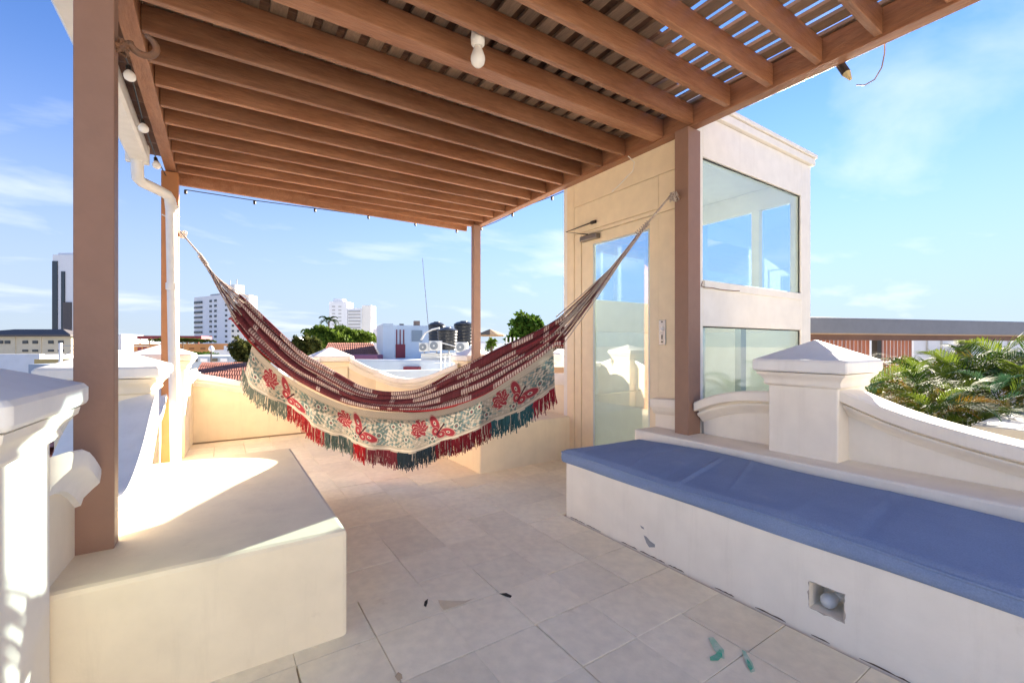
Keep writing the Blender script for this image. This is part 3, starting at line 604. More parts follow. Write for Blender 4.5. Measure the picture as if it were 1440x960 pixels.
def grid_obj(name, P, C, m, parent, thick=0.):
    ny, nx = P.shape[:2]; off = np.array(parent_world(parent)); vs = (P.reshape(-1, 3)-off)
    idx = np.arange(ny*nx).reshape(ny, nx); F = np.stack([idx[:-1,:-1], idx[:-1,1:], idx[1:,1:], idx[1:,:-1]], -1).reshape(-1, 4)
    me = bpy.data.meshes.new(name); me.from_pydata(vs.tolist(), [], F.tolist()); me.update()
    ca = me.color_attributes.new('weave', 'FLOAT_COLOR', 'POINT'); cc = np.ones((ny*nx, 4), dtype=np.float32); cc[:, :3] = C.reshape(-1, 3); ca.data.foreach_set('color', cc.ravel())
    me.polygons.foreach_set('use_smooth', [True]*len(me.polygons)); me.materials.append(m)
    o = bpy.data.objects.new(name, me); COL.objects.link(o); o.parent = parent
    if thick: md = o.modifiers.new('thick', 'SOLIDIFY'); md.thickness = thick
    return o
MAROON = np.array((.120,.026,.030)); PINK = np.array((.56,.43,.36)); CREAMC = np.array((.44,.37,.29)); RED = np.array((.22,.026,.034)); TEAL = np.array((.075,.110,.098)); GREY = np.array((.30,.26,.20)); DARK = np.array((.05,.01,.015))
def hash01(*a):
    h = np.zeros_like(np.asarray(a[0], dtype=np.float64))
    for k, v in enumerate(a): h = h+np.asarray(v, dtype=np.float64)*(12.9898+41.23*k)
    return np.modf(np.abs(np.sin(h)*43758.5453))[0]
def body():
    ns, nt = 1150, 120; s0, s1 = .60, 3.42
    S = np.linspace(0, 1, ns)[None, :].repeat(nt, 0); T = np.linspace(0, 1, nt)[:, None].repeat(ns, 1)
    # T 0 = front rim; 0..0.72 face towards camera up to back edge; 0.72..1 the belly behind
    s = s0+(s1-s0)*S
    top = np.array([interp(TOP, q) for q in s[0]])[None, :]; rim = np.array([interp(RIM, q) for q in s[0]])[None, :]
    h = top-rim
    f = np.clip(T/.72, 0, 1); bk = np.clip((T-.72)/.28, 0, 1)
    z = rim+h*f-bk*(h*1.0+.03)
    nf = .06-.12*f-.02*np.sin(bk*math.pi)+(.09)*bk*(0)
    folds = .5+.5*np.cos(2*math.pi*(f*4.0+.35*np.sin(S*5.0)))
    nf = nf+.030*(folds-.5)*np.minimum(1, h/.12)*(1-bk)+.012*np.sin(S*23+f*9)*(1-bk)*.5
    nf = nf-.05*np.sin(bk*math.pi*.5)
    z = z+.010*np.sin(2*math.pi*(f*4.0+.35*np.sin(S*5.0)))*np.minimum(1, h/.12)*(1-bk)
    P = np.stack([HA.x+HD.x*s+HN.x*nf, HA.y+HD.y*s+HN.y*nf, z], -1)
    # weave: rows of pale bars grouped in blocks
    rows = 9; rv_ = f*rows+bk*6; r = np.floor(rv_); rf = np.modf(rv_)[0]; L = (s+.006*rf)/.0185; c = np.floor(L); cf = np.modf(L)[0]
    blk = np.floor(s/.17+hash01(r*1.7)*3.0); on = hash01(blk*3.1+1, r*.37+np.floor(r/2)*7.7) > .42
    wide = (np.abs(np.modf(s/.62+.2)[0]-.5) < .030); on = on | wide
    bar = (cf > .36) & (rf > .16) & (rf < .88) & on
    stripe = (np.abs(np.modf(f*4.0+.1)[0]-.5) < .028)
    C = np.where(bar[..., None], PINK*(.8+.35*hash01(c, r))[..., None], MAROON*(.8+.5*hash01(np.floor(s*300), r+3))[..., None])
    C = np.where((stripe & ~bar)[..., None], RED*.9, C)
    C = np.where((f < .035)[..., None], np.array((.40,.03,.03)), C)
    return grid_obj('hammock_cloth', P, C, CLOTH, ham)
body()
def flounce():
    ns, nt = 1300, 170; s0, s1 = .82, 3.345
    S = np.linspace(0, 1, ns)[None, :].repeat(nt, 0); T = np.linspace(0, 1, nt)[:, None].repeat(ns, 1); s = s0+(s1-s0)*S
    rim = np.array([interp(RIM, q) for q in s[0]])[None, :]; bot = np.array([interp(BOT, q) for q in s[0]])[None, :]
    scal = .016*np.abs(np.sin(math.pi*s/.42+.4))
    z = (rim-.004)+(bot-scal-rim)*T
    n = .066+.02*T+.028*T*np.sin(s*14.5+.7*np.sin(s*3))+.008*T*np.sin(s*37)
    sx = s-.045*T*np.clip(1-(s-s0)/.5, 0, 1)*1.6+.012*T
    P = np.stack([HA.x+HD.x*sx+HN.x*n, HA.y+HD.y*sx+HN.y*n, z], -1)
    H = rim-bot; v = T*H; W = s       # metres down and along
    base = GREY*(.85+.3*hash01(np.floor(s*260), np.floor(v*260)))[..., None]
    C = base.copy()
    # lace net near the rim and the hem
    net = ((np.floor(s/.006)+np.floor(v/.006)) % 2 == 0) & ((T < .16))
    C = np.where(net[..., None], CREAMC*1.05, C)
    hem = (np.abs(T-.93) < .018) | (np.abs(T-.985) < .02)
    C = np.where(hem[..., None], CREAMC*1.1, C)
    # teal leaf scrollwork: thresholded sums of waves, denser between the red groups
    per = .64; g = np.modf((s-1.66)/per+50.5)[0]-.5      # 0 at a rose
    A = np.sin(s*88+2.2*np.sin(v*52)+1.3)*np.sin(v*104+2.0*np.sin(s*41))+.55*np.sin(s*210-v*140)*np.sin(v*215+s*53)+.3*np.sin(s*420)*np.sin(v*400)
    dens = .55+.45*np.cos(2*math.pi*(g-.52)); zone = (T > .20) & (T < .86)
    teal = zone & (A > .72-.62*dens); pale = zone & (A < -.80+.35*dens)
    tone = hash01(np.floor(s/.05), np.floor(v/.05))[..., None]
    C = np.where(teal[..., None], (TEAL*(.8+.9*tone)+np.array((.02,.02,.03))*hash01(np.floor(s/.11))[..., None]), C)
    C = np.where(pale[..., None], np.array((.41,.36,.29)), C)
    PALE = np.array((.43,.38,.31))
    for du, dv, rr in ((.30,.62,.036),(.42,.36,.030),(.53,.66,.030),(-.16,.30,.026),(.10,.78,.028)):
        cu = np.modf((s-1.66-du)/per+50.5)[0]; du_ = (cu-.5)*per; dv_ = v-dv*H; d = np.hypot(du_, dv_); a = np.arctan2(dv_, du_)
        C = np.where((d < rr*(1+.38*np.cos(5*a+du*9)))[..., None], TEAL*1.15, C); C = np.where((np.abs(d-rr*.55) < .0035)[..., None], PALE, C); C = np.where((d < .006)[..., None], RED, C)
    # red rose
    du_ = g*per; dv_ = v-.42*H; d = np.hypot(du_, dv_*.95); a = np.arctan2(dv_, du_)
    rose = d < .060*(1+.12*np.cos(7*a)+.05*np.cos(13*a+1)); vein = np.abs(np.sin(d*150+2.8*np.sin(a*5)+1.5*np.sin(a*3)))+.8*np.abs(np.sin(a*4.5+d*70)) < .66
    C = np.where(rose[..., None], RED, C); C = np.where((rose & vein)[..., None], CREAMC, C)
    # red butterfly, two pairs of wings with pale eyes
    du2 = du_-.170; dv2 = dv_-.035; an = .72; ca, sa = math.cos(an), math.sin(an); p = du2*ca+dv2*sa; q = -du2*sa+dv2*ca
    for (cx, cy, ex, ey, sk) in ((-.070,-.006,.068,.034,.35),(.070,-.006,.068,.034,-.35),(-.026,.040,.034,.030,.2),(.028,.040,.034,.030,-.2)):
        w = ((p-cx)/ex)**2+((q-cy-sk*(p-cx))/ey)**2
        C = np.where((w < 1)[..., None], RED, C); C = np.where(((w > .80) & (w < .9))[..., None], CREAMC, C); C = np.where((w < .07)[..., None], PALE, C); C = np.where((w < .02)[..., None], DARK, C)
    C = np.where(((np.abs(p) < .006) & (np.abs(q-.01) < .05))[..., None], DARK, C)
    return grid_obj('flounce', P, C, LACE, ham), (s0, s1)
flounce()
def fringe():
    FRC = ((1.16,TEAL*1.05+np.array((.05,.04,.03))),(1.50,np.array((.28,.018,.024))),(1.74,TEAL*1.15),(1.86,np.array((.40,.015,.02))),(2.10,np.array((.24,.04,.05))),(2.42,np.array((.035,.055,.065))),(2.86,np.array((.19,.015,.022))),(3.19,np.array((.022,.070,.078))),(9,np.array((.20,.012,.022))))
    vs = []; fs = []; cs = []; s = .80
    while s < 3.345:
        rim = interp(RIM, s); bot = interp(BOT, s)-.016*abs(math.sin(math.pi*s/.42+.4))
        col = next(c for lim, c in FRC if s < lim)
        if random.random() < .10: col = CREAMC
        L = random.gauss(.105,.016)*(1.0 if s > .95 else .9); nn = .088+.028*math.sin(s*14.5+.7*math.sin(s*3))
        sh = .045*max(0, min(1, 1-(s-.82)/.5))*1.6-.012
        ds = random.gauss(0,.010)-sh*.25; w = random.uniform(.0014,.0034); w2 = w*random.uniform(.5,1.6)
        a = Vector(hp(s-sh-w, bot+.004, nn)); b = Vector(hp(s-sh+w, bot+.004, nn)); m1 = Vector(hp(s-sh-w+ds*.4, bot-L*.5, nn+random.uniform(-.006,.010))); m2 = m1+Vector((HD.x,HD.y,0))*2*w
        c_ = Vector(hp(s-sh+ds+w2, bot-L, nn+random.uniform(-.012,.016))); d_ = c_-Vector((HD.x,HD.y,0))*2*w2
        o = len(vs); vs += [a,b,m2,c_,d_,m1]; fs += [(o,o+1,o+2,o+5),(o+5,o+2,o+3,o+4)]; cs += [col*random.uniform(.7,1.35)]*6
        s += random.uniform(.0010,.0020)
    off = parent_world(ham); me = bpy.data.meshes.new('fringe'); me.from_pydata([tuple(v-off) for v in vs], [], fs); me.update()
    ca = me.color_attributes.new('weave','FLOAT_COLOR','POINT'); cc = np.ones((len(vs),4),dtype=np.float32); cc[:, :3] = np.array(cs); ca.data.foreach_set('color', cc.ravel()); me.materials.append(CLOTH)
    o = bpy.data.objects.new('fringe', me); COL.objects.link(o); o.parent = ham; o['kind'] = 'stuff'
fringe()
def clew(side):
    if side == 'a':
        K = Vector(hp(.25,1.885,0)); s_end = .64; knot = [hp(.07,2.10,.02), hp(.25,1.895,0)]
    else:
        K = Vector(hp(4.02,1.985,0)); s_end = 3.40; knot = [hp(4.02,1.985,0), hp(4.20,2.20,.0)]
    q = MB(); q2 = MB(); n = 30
    for k in range(n):
        f = k/(n-1); top = interp(TOP, s_end); rim = interp(RIM, s_end)
        E = Vector(hp(s_end+random.uniform(-.03,.05)*(1 if side == 'a' else -1), rim+(top-rim)*f, .06-.12*f+.02*math.sin(k*2.1)))
        pts = []
        for i in range(9):
            t = i/8; p = K.lerp(E, t); sag = math.sin(math.pi*t)*(.035+.02*math.sin(k*1.3)); spread = max(0, (t-.28)/.72)**1.1
            p = K.lerp(Vector(hp(s_end, (top+rim)/2, 0)), t).lerp(K.lerp(E, t), spread/(t+1e-6) if t > .28 else 0)
            p += Vector((0,0,-sag*.7))+Vector((HN.x,HN.y,0))*.012*math.sin(k*2.7+t*5)*(t+.2)+Vector((0,0,.010*math.cos(k*1.9)))
            pts.append(p)
        (q if k % 3 else q2).tube(pts, .0042 if k % 3 else .0036, 5)
    o = q.build('clew_cords', ROPE, ham, smooth=True); o['kind'] = 'stuff'
    o = q2.build('clew_cords', mat('maroon_cord', (.16,.05,.05), .9, .3, 60), ham, smooth=True); o['kind'] = 'stuff'
    MB().tube(knot, .007, 7).build('hanging_rope', ROPE, ham, smooth=True)
    d = (Vector(hp(s_end, 1.4, 0))-K).normalized(); pts = []
    for i in range(60): a = i*.75; sd_ = d.cross(Vector((0,0,1))).normalized(); u_ = sd_.cross(d); pts.append(K+d*(-.02+i*.0022)+(sd_*math.cos(a)+u_*math.sin(a))*.016)
    MB().tube(pts, .004, 5).build('whipping', ROPE, ham, smooth=True)
clew('a'); clew('b')
# ------------------------------------------------------------------ plants
def frond_mesh(name, L, nl, leaf, droop, width=.011, stiff=1.0, seed=0):
    rd = random.Random(seed); b = MB(); pts = []; N = 14
    for i in range(N+1):
        t = i/N; pts.append(Vector((L*(t-.18*t*t*droop), 0, L*(.75*t*stiff-.62*droop*t*t))))
    b.tube(pts, [.006*(1-.75*i/N) for i in range(N+1)], 5)
    for k in range(nl):
        t = .16+.84*k/(nl-1); i = min(N-1, int(t*N)); fr_ = t*N-i; p = pts[i].lerp(pts[i+1], fr_); tan = (pts[i+1]-pts[i]).normalized()
        ll = leaf*(math.sin(math.pi*(t*.85+.12))**.7)*rd.uniform(.85,1.1)
        for sgn in (-1, 1):
            out = (Vector((0,sgn,0))*.72+tan*(.55+.4*t)+Vector((0,0,.42+.15*rd.random()))+Vector((rd.uniform(-.1,.1),0,0))).normalized(); side = out.cross(Vector((0,0,1))).normalized()*width*.5; dn = Vector((0,0,-1))
            a = p; m = p+out*ll*.5+dn*ll*.05; e = p+out*ll*.92+dn*ll*(.14+.25*rd.random())
            b.add([a-side*.5,a+side*.5,m+side,e,m-side], [(0,1,2,4),(4,2,3)])
    me = bpy.data.meshes.new(name); me.from_pydata([tuple(v) for v in b.v], [], b.f); me.update(); return me
PALMG = leaf_mat('palm_leaf_green', (.020,.055,.008), (.135, .18, .02)); PALMY = leaf_mat('palm_leaf_yellow', (.15,.12,.014), (.17,.08,.014)); PALMB = leaf_mat('palm_leaf_bluegreen', (.02,.06,.03), (.05,.10,.05))
FR = [frond_mesh('frond', .85, 27, .38, 1.15, .013, seed=1), frond_mesh('frond', .75, 24, .34, 1.5, .013, seed=2), frond_mesh('frond', .95, 29, .38, .95, .013, seed=3)]
FM = []
for m in (PALMG, PALMY, PALMB):
    for me in FR: c = me.copy(); c.materials.append(m); FM.append(c)
def palm(label, base, n, size, ymix, seed, bmix=.1, lean=(0,0), group='palms behind the right parapet'):
    rd = random.Random(seed); t = thing('palm_plant', label, 'palm', base, group)
    for k in range(3):
        q = MB(); a = rd.uniform(0, 6.28); top = Vector(base)+Vector((.08*math.cos(a), .08*math.sin(a), .38*size))
        q.tube([Vector(base)+Vector((.03*math.cos(a),.03*math.sin(a),-.3)), top], [.018,.012], 6); q.build('stem', mat('palm_stem', (.22,.20,.08), .6), t)
    n = int(n*1.5)
    for k in range(n):
        r_ = rd.random(); kind = 1 if r_ < ymix else (2 if r_ > 1-bmix else 0); me = FM[kind*3+rd.randrange(3)]
        o = bpy.data.objects.new('frond', me); COL.objects.link(o); o.parent = t; sc = size*rd.uniform(.65,1.0); o.scale = (sc, sc, sc)
        el = rd.uniform(-.25,.55)-(.35 if kind == 1 else 0); o.location = (rd.uniform(-.1,.1)*size, rd.uniform(-.1,.1)*size, rd.uniform(.05,.42)*size); o.rotation_euler = (rd.uniform(-.3,.3), -el, 2*math.pi*(k+rd.random()*.8)/n)
    return t
palm('small yellowing palm just right of the near pier cap', atD(1228,585,4.2), 13, .62, .45, 1)
palm('low green palm below the wooden slat screen', atD(1290,600,4.3), 16, .78, .10, 2)
palm('broad green palm in front of the white railing', atD(1345,590,5.0), 18, .95, .12, 3)
palm('tall dark palm rising to the grey fascia', atD(1395,570,5.2), 18, 1.05, .05, 4, .4)
palm('drooping palm with brown tips above the concrete planter', atD(1340,625,3.9), 16, .70, .42, 5)
palm('palm with yellow fronds at the right picture edge', atD(1440,590,4.6), 18, .95, .25, 6)
palm('blue green palm between the railing and the planter', atD(1405,600,4.2), 15, .72, .12, 7, .6)
palm('full green palm at the foot of the sloping parapet', atD(1375,640,3.7), 16, .62, .15, 9)
palm('fringed palm low in front of the concrete planter', atD(1310,615,3.6), 15, .55, .3, 10)
palm('upright palm touching the red slat screen', atD(1268,590,4.8), 15, .75, .2, 12)
palm('far green palm under the grey fascia near the edge', atD(1425,560,6.0), 18, 1.1, .1, 13)
palm('broad palm between the slat screen and the white railing', atD(1318,575,5.6), 16, .95, .2, 14)
palm('green palm half hidden behind the pier cap', atD(1255,570,5.4), 14, .85, .15, 8)

def tree(name, label, base, h, crown_c, crown_r, n_leaf, leaf, m, seed, cat='tree', group='trees among the rooftops', lobes=9):
    rd = np.random.default_rng(seed); t = thing(name, label, cat, base, group); base = Vector(base); cc = Vector(crown_c)
    tr = MB(); tr.tube([base, base.lerp(cc, .5)+Vector((.1,0,0)), cc-Vector((0,0,crown_r[2]*.35))], [h*.035, h*.025, h*.018], 8)
    L = []
    for k in range(lobes):
        a = 2*math.pi*(k+rd.uniform(0,.6))/lobes; rr = rd.uniform(.35,.72); c = cc+Vector((math.cos(a)*crown_r[0]*rr, math.sin(a)*crown_r[1]*rr, crown_r[2]*rd.uniform(-.35,.55)))
        tr.tube([cc-Vector((0,0,crown_r[2]*.5)), c], [h*.014, h*.006], 6); L.append((c, rd.uniform(.34,.55)))
    L.append((cc+Vector((0,0,crown_r[2]*.35)), .5))
    tr.build('trunk', mat('tree_bark', (.10,.075,.05), .9, .2, 6, .4, 30), t)
    vs = np.zeros((n_leaf*4, 3)); i = 0
    per = n_leaf//len(L)
    for (c, f) in L:
        for k in range(per):
            d = rd.normal(size=3); d /= np.linalg.norm(d); rad = f*(rd.random()**.35)*(1+.25*math.sin(5*d[0]+3*d[2]))
            p = np.array(c)+d*rad*np.array(crown_r); u_ = rd.normal(size=3); u_ /= np.linalg.norm(u_); w_ = np.cross(u_, rd.normal(size=3)); w_ /= np.linalg.norm(w_); sz = leaf*rd.uniform(.6,1.3)
            vs[i:i+4] = [p-u_*sz, p-w_*sz*.45, p+u_*sz, p+w_*sz*.45]; i += 4
    off = np.array(parent_world(t)); vs = vs[:i]-off; F = np.arange(i).reshape(-1, 4)
    me = bpy.data.meshes.new('crown'); me.from_pydata(vs.tolist(), [], F.tolist()); me.update(); me.materials.append(m); o = bpy.data.objects.new('crown', me); COL.objects.link(o); o.parent = t
    return t
LEAF1 = leaf_mat('leaf_mid', (.022,.055,.010), (.085,.125,.018)); LEAF2 = leaf_mat('leaf_bright', (.03,.075,.010), (.11,.16,.02)); LEAF3 = leaf_mat('leaf_olive', (.035,.05,.014), (.11,.11,.03))
def tree_px(name, label, u0, u1, vt, vb, D, n, leaf, m, seed, depth=.8, **kw):
    a = atD(u0, vt, D); b_ = atD(u1, vb, D); c = (a+b_)/2; hw = (b_-a).xy.length/2; hh = (a.z-b_.z)/2
    base = Vector((c.x, c.y, max(GZ, c.z-hh-max(3., hh*2)))); c.z = c.z
    tree(name, label, base, c.z-base.z+hh, c, (hw*1.0, hw*depth, hh*1.12), n, leaf, m, seed, **kw)
tree_px('broad_tree', 'wide flat topped green tree over the red tiled roof', 434, 532, 458, 492, 60, 9000, .33, LEAF2, 11)
tree_px('broad_tree', 'round green tree behind the white post fence', 712, 776, 444, 505, 34, 9000, .20, LEAF2, 12)
tree_px('bushy_tree', 'dark olive tree left of the hammock beside red roof', 328, 382, 478, 532, 22, 7000, .11, LEAF3, 13)
tree_px('bushy_tree', 'loose yellow green bush left of the middle back pier', 410, 452, 474, 520, 17, 4500, .085, LEAF3, 14)
tree_px('bushy_tree', 'low green shrub under the red tiled roof', 318, 372, 512, 540, 16, 3500, .09, LEAF1, 15)
tree_px('bushy_tree', 'low yellow green hedge in front of the orange building', 252, 318, 496, 508, 55, 2500, .25, LEAF2, 16)
# coconut palm above the flat tree
pb = atD(462, 452, 75); t = thing('coconut_palm', 'single dark coconut palm above the flat topped tree', 'palm', (pb.x, pb.y, GZ))
MB().tube([(pb.x,pb.y,GZ),(pb.x+.2,pb.y,pb.z*.5),(pb.x,pb.y,pb.z)], [.25,.18,.13], 8).build('trunk', mat('palm_bark',(.16,.13,.1),.9), t)
CF = frond_mesh('frond', 2.0, 22, .75, 1.2, .14, seed=9); CF.materials.append(leaf_mat('coconut_leaf', (.02,.05,.015), (.06,.09,.02)))
for k in range(13):
    o = bpy.data.objects.new('frond', CF); COL.objects.link(o); o.parent = t; o.location = (0,0,pb.z-GZ); o.rotation_euler = (0, random.uniform(-.5,.4), 2*math.pi*k/13); 

# ------------------------------------------------------------------ town behind
def bmat(name, c, rough=.8): return mat(name, c, rough, .06, .35, 0, 4, col2=tuple(x*.85 for x in c))
WIN = mat('dark_window', (.035,.045,.055), .15, .1, 1); ROOFRED = mat('red_clay_tile', (.36,.12,.07), .8, .25, 3, .3, 30, rand=.15, col2=(.22,.08,.05))
def quadbox(P, z0, z1):
    b_ = MB(); n = len(P); b_.sweep([[(p[0],p[1],z0) for p in P], [(p[0],p[1],z1) for p in P]]); return b_
class Bld:
    """building whose front runs from picture column u0 to u1 at distances D0 and D1; depth goes away from the camera"""
    def __init__(s, name, label, u0, D0, u1, D1, vtop, depth, m, zbase=GZ, cat='building', group=None, cornice=False):
        a = atD(u0, 486, D0); b_ = atD(u1, 486, D1); s.a = a; s.b = b_; d = (b_-a); d.z = 0; s.L = d.length; s.d = d.normalized(); s.n = Vector((-s.d.y, s.d.x, 0))
        if s.n.dot(a) < 0: s.n = -s.n
        s.ztop = EYE+(486-vtop)/620.*min(D0, D1); s.z0 = zbase; s.depth = depth; s.D = (D0+D1)/2
        s.t = thing(name, label, cat, ((a.x+b_.x)/2+s.n.x*depth/2, (a.y+b_.y)/2+s.n.y*depth/2, zbase), group)
        P = [a, b_, b_+s.n*depth, a+s.n*depth]; quadbox(P, zbase, s.ztop).build('wall', m, s.t)
        if cornice: quadbox([a-s.d*.15-s.n*.15, b_+s.d*.15-s.n*.15, b_+s.d*.15+s.n*(depth+.15), a-s.d*.15+s.n*(depth+.15)], s.ztop+.003, s.ztop+.2).build('roof_edge', m, s.t)
    def pt(s, along, z, out=0.): p = s.a+s.d*along; return Vector((p.x-s.n.x*out, p.y-s.n.y*out, z))
    def win(s, x, z, w, h, m=WIN, name='window', proud=.04, proto=None):
        c = s.pt(x, z, proud/2-.02)
        return MB().obox(c, s.d*w/2, s.n*(proud/2+.03), Vector((0,0,h/2))).build(name, m, s.t)
    def side_win(s, x, z, w, h, m=WIN, right=True, name='window'):     # on the face going away from the right end
        p = (s.b if right else s.a)+s.n*x; sg = 1 if right else -1; c = Vector((p.x, p.y, z))+s.d*sg*.0
        return MB().obox(c, s.d*.06, s.n*w/2, Vector((0,0,h/2))).build(name, m, s.t)
    def add(s, x0, x1, y0, y1, z0, z1, m, name): 
        P = [s.a+s.d*x0+s.n*y0, s.a+s.d*x1+s.n*y0, s.a+s.d*x1+s.n*y1, s.a+s.d*x0+s.n*y1]; return quadbox(P, z0, z1).build(name, m, s.t)
    def v(s, vv): return EYE+(486-vv)/620.*s.D
BW = bmat('white_render', (.78,.79,.80)); BWW = bmat('warm_white_render', (.78,.76,.70)); BB = bmat('beige_render', (.66,.58,.42)); BO = bmat('orange_render', (.62,.30,.12)); BBL = bmat('pale_blue_render', (.62,.70,.76)); BMA = bmat('maroon_paint', (.23,.045,.06)); DKR = bmat('dark_slate', (.10,.09,.09)); CONC = bmat('grey_concrete', (.42,.42,.42))
# tall glass tower far left
k = Bld('glass_tower', 'tall slim white tower with dark glass stripes', 74, 300, 118, 300, 358, 25, BW)
k.win(k.L*.09, (k.ztop-9)/2-4, k.L*.16, k.ztop+8, proud=.6, name='glass_strip'); k.win(k.L*.35, (k.ztop-9)/2-6, k.L*.11, k.ztop-2, proud=.6, name='glass_strip')
k.win(k.L*.49, k.v(446), k.L*.26, k.v(425)-k.v(467), m=DKR, proud=.8, name='glass_strip'); k.add(k.L*.08, k.L*.9, 2, 20, k.ztop+.01, k.ztop+1.6, BW, 'roof_block')
# beige block with dark hipped roof
k = Bld('beige_block', 'long beige block with dark hipped roof and small windows', -60, 60, 100, 60, 473, 2.2, BB)
P0 = [k.a-k.d*.5-k.n*.6, k.b+k.d*.5-k.n*.6, k.b+k.d*.5+k.n*2.7, k.a-k.d*.5+k.n*2.7]; P1 = [k.pt(6.8, 0, -.9), k.pt(k.L-2, 0, -.9), k.pt(k.L-2, 0, -1.3), k.pt(6.8, 0, -1.3)]
MB().sweep([[(p.x,p.y,k.ztop+.02) for p in P0], [(p.x,p.y,k.ztop+.25) for p in P0], [(p.x,p.y,k.v(462.5)) for p in P1]]).build('hipped_roof', DKR, k.t)
for u in (-30,-14,1,11,36,50,72,86):
    x = k.L*(u+60)/160; k.win(x, k.v(481), .70, .42, proud=.08)
    if u > 20: k.win(x, k.v(493), .75, .28, proud=.08)
for u in (22, 58): MB().obox(k.pt(k.L*(u+60)/160, k.v(487), .03), k.d*.05, k.n*.06, Vector((0,0,1.4))).build('downpipe', BB, k.t)
# low white walls and roofs below it
k = Bld('low_house', 'low white rooftop wall behind the near left pier cap', -20, 26, 56, 26, 500, 6, BW)
k.add(0, k.L, -.0, .25, k.ztop+.002, k.ztop+.10, BW, 'coping')
k = Bld('low_house', 'small yellow and white rooftop left of the brown post', 48, 24, 110, 24, 505, 4, bmat('ochre_render', (.55,.40,.16)))
k = Bld('blue_roof_house', 'low blue grey roof beside the white mast', 40, 18, 130, 18, 512, 3, bmat('blue_roof', (.30,.36,.45)))
mb_ = atD(85, 530, 15); t = thing('roof_mast', 'thin white rooftop mast with cross arms left of brown post', 'mast', mb_)
MB().tube([mb_, atD(85,482,15)], .045, 8).build('pole', BW, t); MB().tube([atD(85,486,15), atD(104,486,15)], .012, 5).build('arm', CONC, t); MB().tube([atD(85,503,15), atD(103,491,15)], .014, 5).build('arm', CONC, t); MB().tube([atD(70,521,15), atD(85,506,15)], .012, 5).build('arm', CONC, t)
# red roof right under the left parapet
def tiled_roof(label, A, B, C_, D_, n, m=ROOFRED, group='red clay tiled roofs', rows=5):
    t = thing('tiled_roof', label, 'roof', (A+B+C_+D_)/4, group)
    dn = (B-A).cross(D_-A).normalized(); dn = dn if dn.z > 0 else -dn
    MB().add([A,B,C_,D_,A-dn*.1,B-dn*.1,C_-dn*.1,D_-dn*.1], [(0,1,2,3),(7,6,5,4),(0,4,5,1),(1,5,6,2),(2,6,7,3),(3,7,4,0)]).build('roof_bed', m, t)
    w = (B-A).length/n
    me = None; h = ((D_-A).length)/rows
    for i in range(n):
        for j in range(rows):
            f = (i+.5)/n; p0 = A.lerp(B, f); p1 = D_.lerp(C_, f); q0 = p0.lerp(p1, j/rows)+dn*.012; q1 = p0.lerp(p1, (j+1.12)/rows)+dn*(.012)
            if i == 0 and j == 0:
                ax = (q1-q0); sd_ = ax.cross(dn).normalized(); b_ = MB(); rings = []
                for tt in (0, 1):
                    ring = []
                    for s_ in range(6): a_ = math.pi*s_/5; ring.append(ax*tt+sd_*math.cos(a_)*w*.40*(1-.12*tt)+dn*math.sin(a_)*w*.34*(1-.12*tt)+dn*(.03*(1-tt)*w*4))
                    rings.append(ring)
                b_.sweep(rings, closed=False); me = bpy.data.meshes.new('roof_tile'); me.from_pydata([tuple(v) for v in b_.v], [], b_.f); me.update(); me.materials.append(m)
            o = bpy.data.objects.new('roof_tile', me); COL.objects.link(o); o.parent = t; o.location = q0-parent_world(t)
    return t
A = atD(60,640,3.2); B = atD(112,640,3.0); tiled_roof('red and pale striped tile roof under left parapet', A, B, atD(112,585,3.6), atD(60,585,3.9), 4, mat('pink_clay_tile', (.50,.22,.18), .8, .25, 6, .3, 40, rand=.2, col2=(.36,.13,.11)), rows=6)
# glass front and orange building behind the left parapet
k = Bld('white_block', 'small white block just right of the brown post', 158, 85, 171, 85, 470, 5, BW)
k = Bld('glass_block', 'pale blue glazed block behind the second left pier', 169, 90, 192, 90, 474, 6, BBL)
for i in range(3): k.win(k.L/2, k.v(478+i*6), k.L*.94, .42, proud=.1, name='window_band', m=mat('blue_glass', (.16,.25,.33), .2, .05, 1))
k = Bld('orange_building', 'long orange building with planted roof terrace', 188, 80, 325, 84, 483, 10, BO)
k.add(0, k.L*.66, 1, 6, k.v(476.5), k.v(472), BMA, 'terrace_roof')
for u in (192,205,222,240,258,274): MB().obox(k.pt(k.L*(u-188)/137, (k.v(483)+k.v(476))/2, -1.1), k.d*.08, k.n*.08, Vector((0,0,(k.v(476)-k.v(483))/2))).build('terrace_post', BMA, k.t)
for u in (196,203,): k.win(k.L*(u-188)/137, k.v(491), .62, .8, m=BMA)
k.add(0, k.L*.16, -.35, -.02, k.v(497), k.v(494), BW, 'balcony'); k.add(0, k.L*.16, -.35, -.02, k.v(487), k.v(486), BW, 'balcony')
for u in (226,238,252,268,284,296): k.win(k.L*(u-188)/137, k.v(490), .8, .35, m=bmat('brown_shutter', (.3,.13,.06)))
tree_px('terrace_plants', 'strip of plants along the orange roof terrace', 214, 300, 475.5, 483, 79.5, 1500, .22, LEAF1, 21, depth=.06, cat='plants', lobes=14)
k = Bld('white_annex', 'white annex right of the orange building', 296, 78, 350, 78, 492, 6, BW); k.add(k.L*.3, k.L*.9, .5, 4, k.ztop+.01, k.v(486), BW, 'roof_block')
